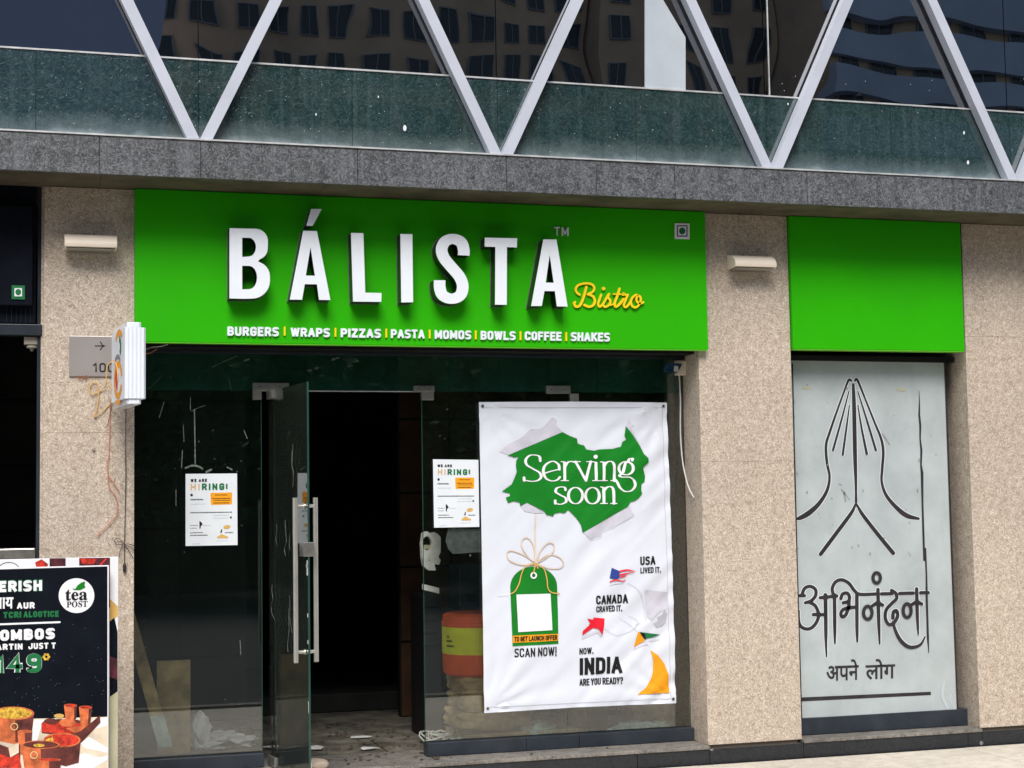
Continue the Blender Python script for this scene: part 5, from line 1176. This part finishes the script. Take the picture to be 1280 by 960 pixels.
F8([(-60, 580), (100, 640), (215, 600), (215, 760), (-60, 860)], 'clay_d', 'shadow_print'); F8([(-20, 700), (120, 740), (200, 700), (230, 853), (-20, 853)], 'clay_r', 'cloth_print'); F8([(90, 640), (200, 590), (200, 690), (110, 740)], 'tabletop', 'plate_print')
pot(225, 640, 605, 853, 260, 620, 45, 'clay_d', shade=.5); F8(ell(415, 612, 60, 18, 14), 'rice', 'noodle_print')
pot(395, 650, 765, 870, 410, 640, 14, 'clay_r', shade=.5)
for cx_, cy_ in ((152, 412), (362, 715)):
    lay[0] += 1; mb = MB(); mb.pxpoly([z8(ell(cx_, cy_, 42, 42, 20)), z8(ell(cx_, cy_, 30, 30, 20))], Yt-.0012-lay[0]*.00012); build('pot_stamp_print', mb, 'print_tan', tb)

# ================================================================== ACROSS THE STREET (seen only in the glass)
def facade(name, x0_, x1_, Y_, Ht, wall, cols, rows, ww, wh, label, z_first=3.4, storey=3.0, band=None):
    t = thing(name, ((x0_+x1_)/2, Y_, 0), label, 'building')
    mb = MB(); mb.box(x0_, x1_, Y_-12, Y_, 0, Ht); build('wall', mb, wall, t)
    proto = None
    for r_ in range(rows):
        for c__ in range(cols):
            cx_ = x0_+(x1_-x0_)*(c__+.5)/cols; z = z_first+r_*storey
            if proto is None:
                mb = MB(); mb.box(cx_-ww/2, cx_+ww/2, Y_+.02, Y_+.10, z, z+wh)
                proto = build('window', mb, 'bld_win', t)
                m2 = MB()
                for a, b, c1_, d1 in ((cx_-ww/2-.06, cx_+ww/2+.06, z-.06, z), (cx_-ww/2-.06, cx_+ww/2+.06, z+wh, z+wh+.06), (cx_-ww/2-.06, cx_-ww/2, z, z+wh), (cx_+ww/2, cx_+ww/2+.06, z, z+wh), (cx_-.03, cx_+.03, z, z+wh)): m2.box(a, b, Y_+.02, Y_+.16, c1_, d1)
                fr_ = build('frame', m2, 'bld_frame', proto); p0_ = (cx_, z)
            else:
                w_ = copy_tree(proto, t); w_.location = proto.location+Vector((cx_-p0_[0]+random.uniform(-.12, .12), 0, z-p0_[1]+random.uniform(-.1, .1)))
        if band:
            mb = MB(); mb.box(x0_, x1_, Y_, Y_+.9, z_first+r_*storey-1.75, z_first+r_*storey+.35); build('balcony_band', mb, band, t)
    return t
facade('apartment_building', 6.5, 34, -86, 44, 'bld_beige', 13, 13, 1.2, 1.7, 'tall beige apartment block with a grid of dark windows across the street')
facade('office_building', -4, 6.3, -70, 44, 'bld_blue', 1, 1, .8, 1.2, 'plain blue grey office block across the street')
facade('tower_building', 34.2, 45.8, -84, 46, 'bld_beige', 5, 13, 1.0, 1.9, 'narrow beige tower with dark windows across the street')
facade('banded_building', 46, 74, -78, 42, 'bld_beige', 9, 12, 1.7, 1.4, 'wide apartment block with pale balcony bands across the street', band='bld_grey')
facade('glass_building', -40, -5, -78, 40, 'bld_win', 10, 10, 2.2, 1.6, 'dark glass office block across the street')
def tree(x, y, h, seed):
    rnd = random.Random(seed); t = thing('street_tree', (x, y, 0), 'leafy green street tree in the front row across the road', 'tree', 'trees across the road')
    mb = MB(); mb.tube([(x, y, 0), (x+.05, y, h*.2), (x-.04, y, h*.45), (x, y, h*.8)], [.16, .13, .11, .03], 10)
    for i in range(7):
        a = i*.9; z = h*(.3+.06*i); mb.tube([(x, y, z), (x+cos(a)*.7, y+sin(a)*.7, z+.5), (x+cos(a)*1.4, y+sin(a)*1.4, z+1.1)], [.06, .04, .015], 6)
    build('trunk', mb, 'bark', t, smooth=True)
    mb = MB(); cl = [(x+rnd.gauss(0, 1.15), y+rnd.gauss(0, 1.1), h*.62+rnd.gauss(0, h*.17), rnd.uniform(.5, 1.0)) for _ in range(34)]
    for k_ in range(6000):
        c1_ = rnd.choice(cl); v = Vector((rnd.gauss(0, 1), rnd.gauss(0, 1), rnd.gauss(0, 1))).normalized()*c1_[3]*rnd.uniform(.5, 1)
        p = Vector(c1_[:3])+v
        if p.z < h*.22: continue
        a = Vector((rnd.gauss(0, 1), rnd.gauss(0, 1), rnd.gauss(0, .5))).normalized()*.14; b = a.cross(Vector((rnd.gauss(0, 1), rnd.gauss(0, 1), rnd.gauss(0, 1)))).normalized()*.09
        mb.quad(p-a, p-b, p+a, p+b)
    build('crown', mb, 'leaf', t, kind='stuff'); return t
t0 = tree(-1.5, -19, 6.0, 1); i = 0
for x, y, s in ((2.2, -20, 1.05), (5.6, -19, .95), (9.4, -20.5, 1.1), (13.5, -19.5, 1.0), (17.5, -20, 1.1), (-5.5, -20, 1.1), (-4, -28, 1.5), (.5, -29, 1.6), (5, -28, 1.5), (9.5, -29, 1.6), (14, -28, 1.5), (18.5, -29, 1.6), (23, -28, 1.5)):
    c = copy_tree(t0); c['label'] = ('taller leafy tree in the rear row across the road, behind the wall' if y < -24 else 'leafy green street tree in the front row across the road'); c.location = (x, y, 0); c.scale = (s, s, s); c.rotation_euler = (0, 0, i*1.1); i += 1
mb = MB(); mb.box(-30, 50, -24.3, -24, 0, 3.2); mb.box(-30, 50, -24.35, -23.95, 3.2, 3.3)
single('compound_wall', mb, 'bark', 'long dark compound wall running behind the street trees', 'wall', (0, -24, 0))
